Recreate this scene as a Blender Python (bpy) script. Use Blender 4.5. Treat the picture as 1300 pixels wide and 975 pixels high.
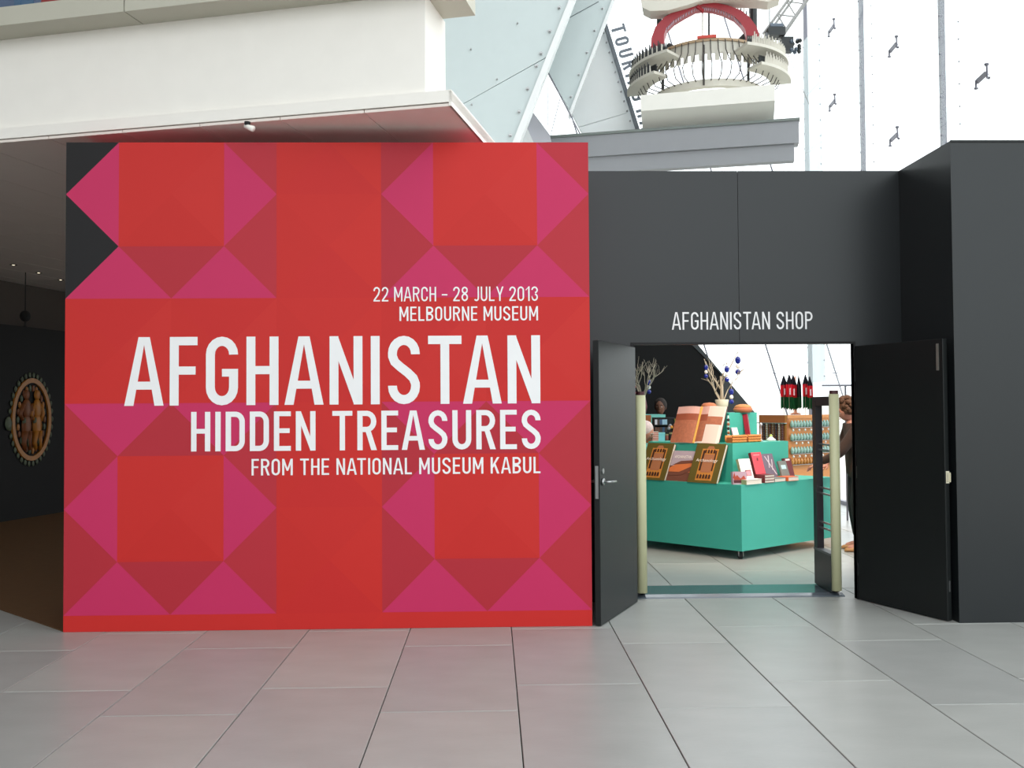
import bpy, bmesh, math, random
from mathutils import Vector, Matrix, Euler
PI = math.pi
R = math.radians
random.seed(7)
for o in list(bpy.data.objects): bpy.data.objects.remove(o)
COL = bpy.context.scene.collection
SC = bpy.context.scene

# ---------------------------------------------------------------- camera
cam_d = bpy.data.cameras.new('camera'); cam = bpy.data.objects.new('camera', cam_d); COL.objects.link(cam)
CAMM = Matrix.Translation((0, 0, 1.6)) @ Matrix.Rotation(R(-1.27), 4, 'Z') @ Matrix.Rotation(R(91.51), 4, 'X') @ Matrix.Rotation(R(-0.375), 4, 'Z')
cam.matrix_world = CAMM
cam_d.sensor_width = 36; cam_d.lens = 1152 / 1300 * 36; cam_d.clip_end = 300
SC.camera = cam

# ---------------------------------------------------------------- sky, exposure
wd = bpy.data.worlds.new('sky'); SC.world = wd; wd.use_nodes = True
nt = wd.node_tree; nt.nodes.clear()
out = nt.nodes.new('ShaderNodeOutputWorld'); bg = nt.nodes.new('ShaderNodeBackground')
tc = nt.nodes.new('ShaderNodeTexCoord'); sx = nt.nodes.new('ShaderNodeSeparateXYZ'); rp = nt.nodes.new('ShaderNodeValToRGB')
nt.links.new(tc.outputs['Generated'], sx.inputs[0]); nt.links.new(sx.outputs['Z'], rp.inputs[0])
rp.color_ramp.elements[0].position = 0.0; rp.color_ramp.elements[0].color = (.55, .55, .53, 1)
rp.color_ramp.elements[1].position = 0.02; rp.color_ramp.elements[1].color = (.93, .97, 1.0, 1)
nt.links.new(rp.outputs[0], bg.inputs[0]); bg.inputs[1].default_value = 2.3
nt.links.new(bg.outputs[0], out.inputs[0])
SC.view_settings.view_transform = 'Standard'; SC.view_settings.look = 'None'
SC.view_settings.gamma = 1; SC.view_settings.use_curve_mapping = False
SC.view_settings.exposure = 0.16

# ---------------------------------------------------------------- helpers
def lin(c):
    return tuple(((v / 255) / 12.92 if v / 255 <= .04045 else ((v / 255 + .055) / 1.055) ** 2.4) for v in c)
MATS = {}
def mat(name, rgb, rough=.6, spec=.5, metal=0, noise=0, nscale=6, bump=0, bscale=80, emit=0, alpha=1, stretch=(1, 1, 1), coat=0):
    if name in MATS: return MATS[name]
    m = bpy.data.materials.new(name); m.use_nodes = True; nt = m.node_tree
    b = nt.nodes['Principled BSDF']; c = lin(rgb) + (1,)
    b.inputs['Base Color'].default_value = c; b.inputs['Roughness'].default_value = rough
    b.inputs['Specular IOR Level'].default_value = spec; b.inputs['Metallic'].default_value = metal
    b.inputs['Coat Weight'].default_value = coat
    tc = nt.nodes.new('ShaderNodeTexCoord'); mp = nt.nodes.new('ShaderNodeMapping'); mp.inputs['Scale'].default_value = stretch
    nt.links.new(tc.outputs['Object'], mp.inputs[0])
    n = nt.nodes.new('ShaderNodeTexNoise'); n.inputs['Scale'].default_value = nscale; n.inputs['Detail'].default_value = 5
    nt.links.new(mp.outputs[0], n.inputs['Vector'])
    mx = nt.nodes.new('ShaderNodeMix'); mx.data_type = 'RGBA'
    k = noise if noise else .03
    mx.inputs['A'].default_value = tuple(v * (1 - k) for v in c[:3]) + (1,)
    mx.inputs['B'].default_value = tuple(min(1, v * (1 + k)) for v in c[:3]) + (1,)
    nt.links.new(n.outputs['Fac'], mx.inputs['Factor']); nt.links.new(mx.outputs['Result'], b.inputs['Base Color'])
    if bump:
        n2 = nt.nodes.new('ShaderNodeTexNoise'); n2.inputs['Scale'].default_value = bscale
        nt.links.new(mp.outputs[0], n2.inputs['Vector'])
        bp = nt.nodes.new('ShaderNodeBump'); bp.inputs['Strength'].default_value = bump; bp.inputs['Distance'].default_value = .01
        nt.links.new(n2.outputs['Fac'], bp.inputs['Height']); nt.links.new(bp.outputs[0], b.inputs['Normal'])
    if emit: b.inputs['Emission Color'].default_value = c; b.inputs['Emission Strength'].default_value = emit
    if alpha < 1: b.inputs['Alpha'].default_value = alpha
    MATS[name] = m; return m
def glassmat(name, tint, gloss=.06, diffuse=0.0):
    m = bpy.data.materials.new(name); m.use_nodes = True; nt = m.node_tree; nt.nodes.clear()
    o = nt.nodes.new('ShaderNodeOutputMaterial'); t = nt.nodes.new('ShaderNodeBsdfTransparent'); t.inputs[0].default_value = tint + (1,)
    g = nt.nodes.new('ShaderNodeBsdfGlossy'); g.inputs['Roughness'].default_value = .02
    mx = nt.nodes.new('ShaderNodeMixShader'); mx.inputs[0].default_value = gloss
    nt.links.new(t.outputs[0], mx.inputs[1]); nt.links.new(g.outputs[0], mx.inputs[2])
    last = mx
    if diffuse:
        d = nt.nodes.new('ShaderNodeBsdfDiffuse'); d.inputs[0].default_value = (.8, .86, .87, 1)
        m2 = nt.nodes.new('ShaderNodeMixShader'); m2.inputs[0].default_value = diffuse
        nt.links.new(mx.outputs[0], m2.inputs[1]); nt.links.new(d.outputs[0], m2.inputs[2]); last = m2
    nt.links.new(last.outputs[0], o.inputs[0]); return m

class MB:
    def __init__(s): s.v = []; s.f = []; s.m = []; s.sm = []; s.T = Matrix(); s.mi = 0; s.smooth = False
    def add(s, vs, fs):
        b = len(s.v)
        for p in vs: s.v.append(tuple(s.T @ Vector(p)))
        for f in fs: s.f.append([i + b for i in f]); s.m.append(s.mi); s.sm.append(s.smooth)
        return s
    def box(s, x0, x1, y0, y1, z0, z1):
        vs = [(x, y, z) for z in (z0, z1) for y in (y0, y1) for x in (x0, x1)]
        return s.add(vs, [(0, 2, 3, 1), (4, 5, 7, 6), (0, 1, 5, 4), (2, 6, 7, 3), (0, 4, 6, 2), (1, 3, 7, 5)])
    def bbox(s, x0, x1, y0, y1, z0, z1, b):      # box with chamfered vertical and top edges
        pts = [(x0 + b, y0), (x1 - b, y0), (x1, y0 + b), (x1, y1 - b), (x1 - b, y1), (x0 + b, y1), (x0, y1 - b), (x0, y0 + b)]
        pin = [(min(max(x, x0 + b), x1 - b), min(max(y, y0 + b), y1 - b)) for x, y in pts]
        n = 8
        vs = [(x, y, z0) for x, y in pts] + [(x, y, z1 - b) for x, y in pts] + [(x, y, z1) for x, y in pin]
        fs = [tuple(range(n - 1, -1, -1)), tuple(range(2 * n, 3 * n))]
        for r in range(2):
            for i in range(n): j = (i + 1) % n; fs.append((r * n + i, r * n + j, (r + 1) * n + j, (r + 1) * n + i))
        return s.add(vs, fs)
    def prism(s, pts, d):                       # 3D polygon swept along vector d
        n = len(pts); d = Vector(d); vs = [tuple(Vector(p)) for p in pts] + [tuple(Vector(p) + d) for p in pts]
        fs = [tuple(range(n)), tuple(range(2 * n - 1, n - 1, -1))] + [(i, i + n, (i + 1) % n + n, (i + 1) % n) for i in range(n)]
        return s.add(vs, fs)
    def xz(s, pts, y0, y1): return s.prism([(x, y0, z) for x, z in pts], (0, y1 - y0, 0))
    def xy(s, pts, z0, z1): return s.prism([(x, y, z0) for x, y in pts], (0, 0, z1 - z0))
    def tube(s, path, r, seg=8, flat=1.0):
        path = [Vector(p) for p in path]; n = len(path)
        rs = r if isinstance(r, (list, tuple)) else [r] * n
        vs = []; up = Vector((0, 0, 1)); prev = None
        for i, p in enumerate(path):
            t = (path[min(i + 1, n - 1)] - path[max(i - 1, 0)]).normalized()
            if prev is None:
                a = t.cross(up)
                if a.length < .1: a = t.cross(Vector((0, 1, 0)))
            else: a = prev - t * prev.dot(t)
            a.normalize(); prev = a; b = t.cross(a)
            for k in range(seg):
                th = 2 * PI * k / seg; vs.append(tuple(p + a * math.cos(th) * rs[i] + b * math.sin(th) * rs[i] * flat))
        fs = [tuple(range(seg - 1, -1, -1)), tuple(range((n - 1) * seg, n * seg))]
        for i in range(n - 1):
            for k in range(seg): fs.append((i * seg + k, i * seg + (k + 1) % seg, (i + 1) * seg + (k + 1) % seg, (i + 1) * seg + k))
        return s.add(vs, fs)
    def lathe(s, prof, c=(0, 0, 0), seg=16, sx=1, sy=1):
        vs = []; n = len(prof)
        for r, z in prof:
            for k in range(seg): th = 2 * PI * k / seg; vs.append((c[0] + r * sx * math.cos(th), c[1] + r * sy * math.sin(th), c[2] + z))
        fs = [tuple(range(seg - 1, -1, -1)), tuple(range((n - 1) * seg, n * seg))]
        for i in range(n - 1):
            for k in range(seg): fs.append((i * seg + k, i * seg + (k + 1) % seg, (i + 1) * seg + (k + 1) % seg, (i + 1) * seg + k))
        return s.add(vs, fs)
    def ball(s, c, r, seg=10, rings=6, sc=(1, 1, 1)):
        prof = [(max(r * math.sin(PI * i / rings), r * .02), -r * math.cos(PI * i / rings)) for i in range(rings + 1)]
        vs = []
        for q, z in prof:
            for k in range(seg): th = 2 * PI * k / seg; vs.append((c[0] + q * sc[0] * math.cos(th), c[1] + q * sc[1] * math.sin(th), c[2] + z * sc[2]))
        fs = [tuple(range(seg - 1, -1, -1)), tuple(range(rings * seg, (rings + 1) * seg))]
        for i in range(rings):
            for k in range(seg): fs.append((i * seg + k, i * seg + (k + 1) % seg, (i + 1) * seg + (k + 1) % seg, (i + 1) * seg + k))
        return s.add(vs, fs)
    def build(s, name, mats, parent=None, loc=None, rz=None):
        if not isinstance(mats, (list, tuple)): mats = [mats]
        me = bpy.data.meshes.new(name); me.from_pydata(s.v, [], s.f)
        for m in mats: me.materials.append(m)
        for i, p in enumerate(me.polygons): p.material_index = s.m[i]; p.use_smooth = s.sm[i]
        bm = bmesh.new(); bm.from_mesh(me); bmesh.ops.recalc_face_normals(bm, faces=bm.faces); bm.to_mesh(me); bm.free()
        o = bpy.data.objects.new(name, me); COL.objects.link(o)
        if parent: o.parent = parent
        if loc: o.location = loc
        if rz is not None: o.rotation_euler = (0, 0, rz)
        return o
def B(x0, x1, y0, y1, z0, z1): return MB().box(x0, x1, y0, y1, z0, z1)
def tag(o, label=None, cat=None, group=None, kind=None):
    if label: o['label'] = label
    if cat: o['category'] = cat
    if group: o['group'] = group
    if kind: o['kind'] = kind
    return o
def empty(name, loc, rz=0, label=None, cat=None, group=None, kind=None):
    o = bpy.data.objects.new(name, None); COL.objects.link(o); o.location = loc; o.rotation_euler = (0, 0, rz); o.empty_display_size = .1
    return tag(o, label, cat, group, kind)
def struct(o): o['kind'] = 'structure'; return o
def piece(name, me, parent, loc=(0, 0, 0), rot=(0, 0, 0)):
    o = bpy.data.objects.new(name, me); COL.objects.link(o); o.parent = parent; o.location = loc; o.rotation_euler = rot; return o
def copy_tree(o, parent=None):
    c = o.copy(); COL.objects.link(c)
    if parent: c.parent = parent
    for ch in list(o.children): copy_tree(ch, c)
    return c
def at(px, py, Y):       # point of the photograph on the plane y=Y
    r = CAMM.to_3x3() @ Vector(((px - 650) / 1152, -(py - 487.5) / 1152, -1)); t = Y / r.y
    return Vector((r.x * t, Y, 1.6 + r.z * t))

# ---------------------------------------------------------------- materials
concrete = mat('concrete_tile', (160, 161, 157), .34, .5, noise=.16, nscale=2.2, bump=.05, bscale=30, stretch=(1, 2.2, 1))
concrete2 = mat('concrete_tile_pale', (163, 164, 160), .36, .5, noise=.18, nscale=1.7, bump=.05, bscale=30, stretch=(1, 2.5, 1))
concrete3 = mat('concrete_tile_grey', (156, 157, 154), .33, .5, noise=.17, nscale=2.6, bump=.05, bscale=30, stretch=(1, 1.8, 1))
grout = mat('grout', (70, 68, 64), .9)
charcoal = mat('charcoal_paint', (27, 31, 33), .33, .42, noise=.04, nscale=3)
charcoal_door = mat('charcoal_door', (27, 30, 30), .42, .26, noise=.05, nscale=5, stretch=(4, 4, .5))
black = mat('black_paint', (24, 24, 25), .6, .3)
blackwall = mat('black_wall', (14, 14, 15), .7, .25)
white = mat('white_paint', (246, 243, 236), .6, .3)
soffit_m = mat('soffit_panel', (236, 226, 218), .6, .3, noise=.05, nscale=2)
cornice_m = mat('cornice_paint', (192, 190, 176), .6, .3)
bluegrey = mat('blue_grey_panel', (205, 217, 217), .45, .4, noise=.03)
palepanel = mat('pale_panel', (248, 252, 253), .45, .4, noise=.03)
flange_m = mat('flange_white', (240, 243, 243), .4, .4)
steel = mat('steel', (170, 172, 172), .3, .5, metal=.9)
mullion_m = mat('mullion_grey', (118, 118, 128), .45, .5, metal=.2)
darkline = mat('joint_dark', (95, 105, 108), .7)
lettering = mat('vinyl_white', (232, 232, 232), .5, .3)
beam_m = mat('beam_grey', (150, 152, 156), .5, .4)
beam_cap = mat('beam_cap', (118, 126, 122), .5, .4)
teal = mat('teal_paint', (66, 176, 158), .5, .35, noise=.03)
teal_light = mat('teal_top', (125, 205, 198), .5, .35)
cream_post = mat('cream_plastic', (200, 200, 160), .4, .5)
gate_dark = mat('gate_dark', (52, 48, 52), .4, .5)
rubber = mat('rubber', (25, 25, 26), .8)
wood = mat('orange_wood', (212, 140, 78), .5, .4, noise=.12, nscale=4, stretch=(1, 1, 8))
wood_dark = mat('brown_wood', (170, 100, 55), .5, .4, noise=.12, nscale=4, stretch=(1, 1, 8))
paper = mat('paper', (240, 232, 222), .7)
page = mat('page_edges', (226, 218, 205), .8, noise=.1, nscale=90)
twig = mat('bleached_twig', (190, 178, 158), .8, noise=.1, nscale=30)
glass = glassmat('clear_glass', (.97, .985, .98))
fin_glass = glassmat('fin_glass', (.90, .93, .94), .05, .42)

# ---------------------------------------------------------------- floor
floor = struct(B(-12, 5.95, -7, 18, -.2, -.012).build('floor', grout))
tile_me = []
for mt in (concrete, concrete2, concrete3):
    tile_me.append(MB().bbox(.003, .731, .003, 1.327, -.015, 0, .0025).build('tile', mt, floor))
TL = [o.data for o in tile_me]
for o in tile_me: bpy.data.objects.remove(o)
for i in range(-15, 8):
    off = (4.84 if i % 2 else 5.28) if i != 99 else 0
    for j in range(-5, 9):
        x = .131 + .734 * i; y = off + 1.33 * j
        if y < -1.8 or y > 15.5: continue
        if x < -6.4 and (y < 2.5): continue
        if x > 5.3: continue
        piece('tile', random.choice(TL), floor, (x, y, 0))

floor_shade = struct(MB().xy([(-10.5, 13.2), (-3.12, 6.69), (-3.02, 7.4), (-3.02, 17.5), (-10.5, 17.5)], .001, .008).build('corridor_shade', mat('brown_shade', (92, 68, 46), .9, .1, noise=.1, nscale=14)))  # brown sheet puts the corridor's shade and warm light into the floor colour

# ---------------------------------------------------------------- stroke lettering
def arc(cx, cy, rx, ry, a0, a1, n=10):
    return [(cx + rx * math.cos(R(a0 + (a1 - a0) * i / n)), cy + ry * math.sin(R(a0 + (a1 - a0) * i / n))) for i in range(n + 1)]
def stroke(pts, s):
    out_ = []; L = []; Rr = []
    for i, p in enumerate(pts):
        p = Vector(p)
        a = (p - Vector(pts[i - 1])).normalized() if i > 0 else None
        b = (Vector(pts[i + 1]) - p).normalized() if i < len(pts) - 1 else None
        if a is None: a = b
        if b is None: b = a
        n1 = Vector((-a.y, a.x)); n2 = Vector((-b.y, b.x)); m = (n1 + n2)
        m.normalize(); k = s / 2 / max(.5, m.dot(n1))
        L.append(p + m * k); Rr.append(p - m * k)
    for i in range(len(pts) - 1): out_.append([tuple(L[i]), tuple(Rr[i]), tuple(Rr[i + 1]), tuple(L[i + 1])])
    return out_
def rect(x0, x1, y0, y1): return [(x0, y0), (x1, y0), (x1, y1), (x0, y1)]
def glyph(c, s):
    h = s / 2; W = {'A': .58, 'M': .60, 'I': s, 'T': .50, 'N': .49, 'F': .41, 'E': .42, 'L': .40, 'Y': .53, 'K': .50, 'J': .38, '1': .28, '–': .40, 'V': .56}.get(c, .475)
    w = W; r = (w - s) / 2; P = []
    ry = r * 1.12
    if c == 'A' or c == 'V':
        k = s * 1.02; tw = s * 1.25
        P = [[(0, 0), (k, 0), (w / 2 + tw * .12, 1), (w / 2 - tw / 2, 1)], [(w - k, 0), (w, 0), (w / 2 + tw / 2, 1), (w / 2 - tw * .12, 1)], rect(w * .22, w * .78, .235, .235 + s * .88)]
        if c == 'V': P = [[(x, 1 - y) for x, y in q] for q in P[:2]]
    elif c == 'F': P = [rect(0, s, 0, 1), rect(s, w, 1 - s * .93, 1), rect(s, w * .93, .45, .45 + s * .9)]
    elif c == 'E': P = [rect(0, s, 0, 1), rect(s, w, 1 - s * .93, 1), rect(s, w * .93, .45, .45 + s * .9), rect(s, w, 0, s * .93)]
    elif c == 'L': P = [rect(0, s, 0, 1), rect(s, w, 0, s * .93)]
    elif c == 'H': P = [rect(0, s, 0, 1), rect(w - s, w, 0, 1), rect(s, w - s, .45, .45 + s * .9)]
    elif c == 'I': P = [rect(0, s, 0, 1)]
    elif c == 'T': P = [rect(w / 2 - h, w / 2 + h, 0, 1 - s * .93), rect(0, w, 1 - s * .93, 1)]
    elif c == 'N': P = [rect(0, s, 0, 1), rect(w - s, w, 0, 1), [(0, 1), (w - s * .95, 0), (w, 0), (s * .95, 1)]]
    elif c == 'M': P = [rect(0, s, 0, 1), rect(w - s, w, 0, 1), [(0, 1), (w / 2 - h * .8, .27), (w / 2 + h * .8, .27), (s, 1)], [(w, 1), (w - s, 1), (w / 2 - h * .8, .27), (w / 2 + h * .8, .27)]]
    elif c == 'Y': P = [rect(w / 2 - h, w / 2 + h, 0, .45), [(0, 1), (w / 2 - h, .40), (w / 2 + h, .40), (s * 1.05, 1)], [(w, 1), (w - s * 1.05, 1), (w / 2 - h, .40), (w / 2 + h, .40)]]
    elif c == 'K': P = [rect(0, s, 0, 1), [(s * .8, .28), (s * .8, .50), (w - s * 1.15, 1), (w, 1)], [(w, 0), (w - s * 1.15, 0), (w * .36, .52), (w * .52, .66)]]
    elif c in 'O0': P = stroke([(h, .5)] + arc(w / 2, 1 - h - ry, r, ry, 180, 0) + arc(w / 2, h + ry, r, ry, 0, -180) + [(h, .5)], s)
    elif c == 'C': P = stroke([(w - h, .32)] + arc(w / 2, h + ry, r, ry, 0, -180) + arc(w / 2, 1 - h - ry, r, ry, 180, 0) + [(w - h, .68)], s)
    elif c == 'G': P = stroke([(w - h, .53)] + arc(w / 2, h + ry, r, ry, 0, -180) + arc(w / 2, 1 - h - ry, r, ry, 180, 0) + [(w - h, .74)], s) + [rect(w * .5, w - s * .9, .53 - s * .85, .53)]
    elif c == 'U': P = stroke([(h, 1)] + arc(w / 2, h + ry, r, ry, 180, 360) + [(w - h, 1)], s)
    elif c == 'J': P = stroke([(w - h, 1)] + arc(w / 2, h + ry, r, ry, 0, -150), s)
    elif c == 'D': P = [rect(0, s, 0, 1)] + stroke([(s * .9, 1 - h)] + arc(w - h - r, 1 - h - ry, r, ry, 90, 0) + arc(w - h - r, h + ry, r, ry, 0, -90) + [(s * .9, h)], s)
    elif c in 'PR':
        rb = .27 - h; P = [rect(0, s, 0, 1)] + stroke([(s * .9, 1 - h)] + arc(w - h - r, .73, r, rb, 90, -90) + [(s * .9, .46 + h)], s)
        if c == 'R': P.append([(w * .42, .5), (w * .42 + s, .5), (w * 1.03, 0), (w * 1.03 - s * 1.08, 0)])
    elif c == 'B':
        P = [rect(0, s, 0, 1)]
        for cy, q in ((.755, .245), (.265, .265)): P += stroke([(s * .9, cy + q - h)] + arc(w - h - r, cy, r, q - h, 90, -90) + [(s * .9, cy - q + h)], s)
    elif c == 'S': P = stroke([(w - h, .73)] + arc(w / 2, 1 - h - ry, r, ry, 0, 180) + [(h * 1.02, .70), (h * 1.5, .62), (w * .40, .54), (w * .62, .46), (w - h * 1.5, .38), (w - h * 1.02, .30)] + arc(w / 2, h + ry, r, ry, 0, -180) + [(h, .27)], s)
    elif c == '2': P = stroke([(h, .72)] + arc(w / 2, 1 - h - ry, r, ry, 180, -20) + [(w * .72, .47), (h * 1.1, h * 1.6)], s) + [rect(0, w, 0, s * .93)]
    elif c == '8': P = stroke(arc(w / 2, .755, r * .93, .245 - h, 0, 360, 16), s) + stroke(arc(w / 2, .27, r, .27 - h, 0, 360, 16), s)
    elif c == '3': P = stroke([(h, .76)] + arc(w / 2, .755, r, .245 - h, 170, -80), s) + stroke(arc(w / 2, .265, r, .265 - h, 80, -180) + [(h, .24)], s)
    elif c == '1': P = [rect(w - s, w, 0, 1), [(0, .80), (0, .80 - s * .8), (w - s * .5, 1 - s * .6), (w - s * .5, 1)]]
    elif c == '–': P = [rect(0, w, .40, .40 + s * .85)]
    return P, w
def text_polys(t, s=.13, gap=.125, space=.42):
    x = 0; P = []
    for i, c in enumerate(t):
        if c == ' ': x += space - gap; continue
        g, w = glyph(c, s)
        if i and c == 'A' and t[i - 1] in 'T': x -= .07
        if i and c == 'T' and t[i - 1] in 'A': x -= .07
        if i and (c == 'A' or t[i - 1] == 'A'): x -= .035
        for q in g: P.append([(px + x, py) for px, py in q])
        x += w + gap
    return P, x - gap
def text_mesh(t, x0, x1, z0, z1, y, th, s=.13, gap=.125, mi=0):     # lettering on a wall facing -y
    P, w = text_polys(t, s, gap); mb = MB(); mb.mi = mi; kx = (x1 - x0) / w; kz = z1 - z0
    for i, q in enumerate(P): mb.xz([(x0 + a * kx, z0 + b * kz) for a, b in q], y - th - .00012 * (i % 5), y)
    return mb

# ---------------------------------------------------------------- dark shopfront partition
YD = 7.485; HW = 3.566
wb = struct(MB().box(.66, 1.179, YD + .012, YD + .05, 0, HW - .01).box(3.012, 3.43, YD + .012, YD + .05, 0, HW - .01).box(1.179, 3.012, YD + .012, YD + .05, 2.116, HW - .01).build('wall_back', charcoal))
MB().xz([(.726, 0), (1.179, 0), (1.179, 2.116), (2.058, 2.116), (2.058, HW), (.726, HW)], YD, YD + .012).build('wall_panel', charcoal, wb)
MB().xz([(2.062, 2.116), (3.012, 2.116), (3.012, 0), (3.42, 0), (3.42, HW), (2.062, HW)], YD, YD + .012).build('wall_panel', charcoal, wb)
MB().box(1.15, 1.178, YD - .006, YD + .06, 0, 2.116).box(3.012, 3.03, YD - .006, YD + .06, 0, 2.116).box(1.15, 3.03, YD - .006, YD + .06, 2.117, 2.135).build('door_frame', black, wb)
tag(text_mesh('AFGHANISTAN SHOP', 1.496, 2.673, 2.24, 2.386, YD, .0015, .105, .13).build('lettering', lettering, wb), 'white lettering reading AFGHANISTAN SHOP')
wr = struct(MB().xy([(3.42, 6.63), (5.62, 6.63), (5.62, 6.75), (3.54, 6.75), (3.54, 7.9), (3.421, 7.9)], 0, HW).build('wall_right', charcoal))
MB().box(3.42, 5.62, 6.624, 6.634, HW - .012, HW + .004).build('edge_trim', charcoal_door, wr)

# ---------------------------------------------------------------- door leaves
def leaf(name, hx, hy, fx, fy, side):
    dx, dy = fx - hx, fy - hy; L = math.hypot(dx, dy); a = math.atan2(dy, dx)
    y0, y1 = (0, .045) if side > 0 else (-.045, 0)
    o = struct(MB().bbox(0, L, y0, y1, .008, 2.095, .003).build(name, charcoal_door)); o.location = (hx, hy, 0); o.rotation_euler = (0, 0, a)
    return o, L
d1, L1 = leaf('door_1', 1.185, 7.46, .785, 6.645, -1)
# visible face of the left leaf is local +y (towards +x in the room)
tag(MB().box(L1 - .001, L1 + .0025, -.034, -.010, .93, 1.17).build('lock_plate', steel, d1), 'steel lock plate on the door edge')
hd = MB(); hd.smooth = True
hd.tube([(L1 - .065, 0, 1.05), (L1 - .065, .012, 1.05)], .026, 14)
hd.tube([(L1 - .065, .01, 1.05), (L1 - .065, .05, 1.05), (L1 - .085, .062, 1.05), (L1 - .19, .062, 1.045)], .0085, 8)
tag(hd.build('handle', steel, d1), 'polished steel lever handle on round rose')
MB().tube([(L1 - .065, 0, 1.13), (L1 - .065, .008, 1.13)], .02, 14).build('keyhole_rose', steel, d1)
hd = MB(); hd.tube([(L1 - .065, -.045, 1.05), (L1 - .065, -.09, 1.05), (L1 - .18, -.1, 1.05)], .0085, 8); hd.build('handle', steel, d1)
for z in (.25, 1.05, 1.85): MB().tube([(.0, -.012, z - .05), (.0, -.012, z + .05)], .008, 8).build('hinge', steel, d1)
d2, L2 = leaf('door_2', 3.012, 7.46, 3.352, 6.665, 1)
tag(MB().box(L2 - .055, L2 - .035, -.006, 0, 1.86, 2.06).build('flush_bolt', mat('bolt_grey', (140, 138, 130), .4, metal=.5), d2), 'grey flush bolt at the top of the leaf')
tag(MB().box(L2, L2 + .004, .008, .04, 1.02, 1.11).box(L2, L2 + .02, .012, .016, 1.03, 1.10).box(L2, L2 + .02, .032, .036, 1.03, 1.10).build('strike_plate', mat('cream_metal', (225, 220, 195), .4), d2), 'cream strike plate on the door edge')
for z in (.25, 1.05, 1.85): MB().tube([(0, .012, z - .05), (0, .012, z + .05)], .008, 8).build('hinge', steel, d2)
MB().box(L2 - .002, L2 + .004, .018, .03, .22, .30).build('bottom_bolt', steel, d2)

# ---------------------------------------------------------------- red exhibition hoarding
X0, X1, YR = -3.107, .724, 6.67; U = (X1 - X0) / 10
hoard = empty('exhibition_hoarding', (0, 0, 0), 0, 'tall red and magenta patterned hoarding with white exhibition title, left of the shop doors', 'hoarding')
MB().box(X0 + .004, X1 - .004, YR + .004, YR + .80, 0, HW).build('box_frame', mat('hoarding_side', (196, 42, 62), .5, .4), hoard)
SH = dict(base=(193, 42, 38), lo=(191, 41, 37), hi=(194, 44, 40), pink=(190, 44, 90), crim=(172, 42, 53), crim2=(176, 44, 55), blk=(27, 26, 27), plainA=(191, 40, 38), plainB=(195, 43, 38))
pm = [mat('print_' + k, v, .5, .22, noise=.015) for k, v in SH.items()]; KEY = {k: i for i, k in enumerate(SH)}
pb = MB()
def ptri(pts, key, r0=0, r1=9.304):
    # clip polygon rows to the board
    poly = [Vector(p) for p in pts]
    for lim, sgn in ((r0, 1), (r1, -1)):
        o_ = []
        for i in range(len(poly)):
            a, b = poly[i], poly[(i + 1) % len(poly)]; ia = (a.y - lim) * sgn >= -1e-9; ib = (b.y - lim) * sgn >= -1e-9
            if ia: o_.append(a)
            if ia != ib: t = (lim - a.y) / (b.y - a.y); o_.append(a + (b - a) * t)
        poly = o_
        if len(poly) < 3: return
    pb.mi = KEY[key]; pb.add([(X0 + p.x * U, YR, HW - p.y * U) for p in poly], [tuple(range(len(poly)))])
for bc in (0, 6):
    for br in (-1, 5):
        def T(pts, key): ptri([(bc + a, br + b) for a, b in pts], key)
        T([(0, 2), (1, 1), (1, 3)], 'pink'); T([(4, 2), (3, 1), (3, 3)], 'pink')
        T([(0, 0), (2, 0), (1, 1)], 'pink'); T([(2, 0), (4, 0), (3, 1)], 'pink')
        T([(0, 4), (2, 4), (1, 3)], 'pink'); T([(2, 4), (4, 4), (3, 3)], 'pink')
        e = 'blk' if (bc == 0 and br == -1) else 'crim'
        T([(0, 0), (1, 1), (0, 2)], e); T([(0, 2), (1, 3), (0, 4)], e)
        T([(4, 0), (3, 1), (4, 2)], 'crim2'); T([(4, 2), (3, 3), (4, 4)], 'crim2')
        T([(1, 1), (2, 0), (3, 1)], 'crim'); T([(1, 3), (3, 3), (2, 4)], 'crim')
        T([(1, 1), (3, 1), (2, 2)], 'base'); T([(3, 1), (3, 3), (2, 2)], 'hi'); T([(3, 3), (1, 3), (2, 2)], 'lo'); T([(1, 3), (1, 1), (2, 2)], 'base')
for r in range(-1, 10, 2):                                   # plain centre strip, faint triangles
    for c in (4,):
        T = lambda pts, key: ptri([(c + a, r + b) for a, b in pts], key)
        T([(0, 0), (2, 0), (1, 1)], 'base'); T([(2, 0), (2, 2), (1, 1)], 'plainB'); T([(0, 2), (2, 2), (1, 1)], 'plainA'); T([(0, 0), (0, 2), (1, 1)], 'lo')
for c in (0, 2, 6, 8):
    T = lambda pts, key: ptri([(c + a, 3 + b) for a, b in pts], key)
    T([(0, 0), (2, 0), (1, 1)], 'plainA'); T([(2, 0), (2, 2), (1, 1)], 'hi'); T([(0, 2), (2, 2), (1, 1)], 'base'); T([(0, 0), (0, 2), (1, 1)], 'lo')
    T([(0, 6), (2, 6), (2, 6.4), (0, 6.4)], 'base')
o = pb.build('printed_face', pm, hoard)
LT = [('22 MARCH – 28 JULY 2013', -.866, .343, 2.388, 2.495, .105), ('MELBOURNE MUSEUM', -.676, .343, 2.244, 2.349, .115), ('AFGHANISTAN', -2.677, .356, 1.633, 2.134, .132),
      ('HIDDEN TREASURES', -2.193, .356, 1.298, 1.586, .132), ('FROM THE NATIONAL MUSEUM KABUL', -1.755, .353, 1.120, 1.240, .118)]
for t, a, b, z0, z1, s in LT:
    o = text_mesh(t, a, b, z0, z1, YR - .0006, .0015, s).build('lettering', lettering, hoard)
    tag(o, 'white lettering reading ' + t)

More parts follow.
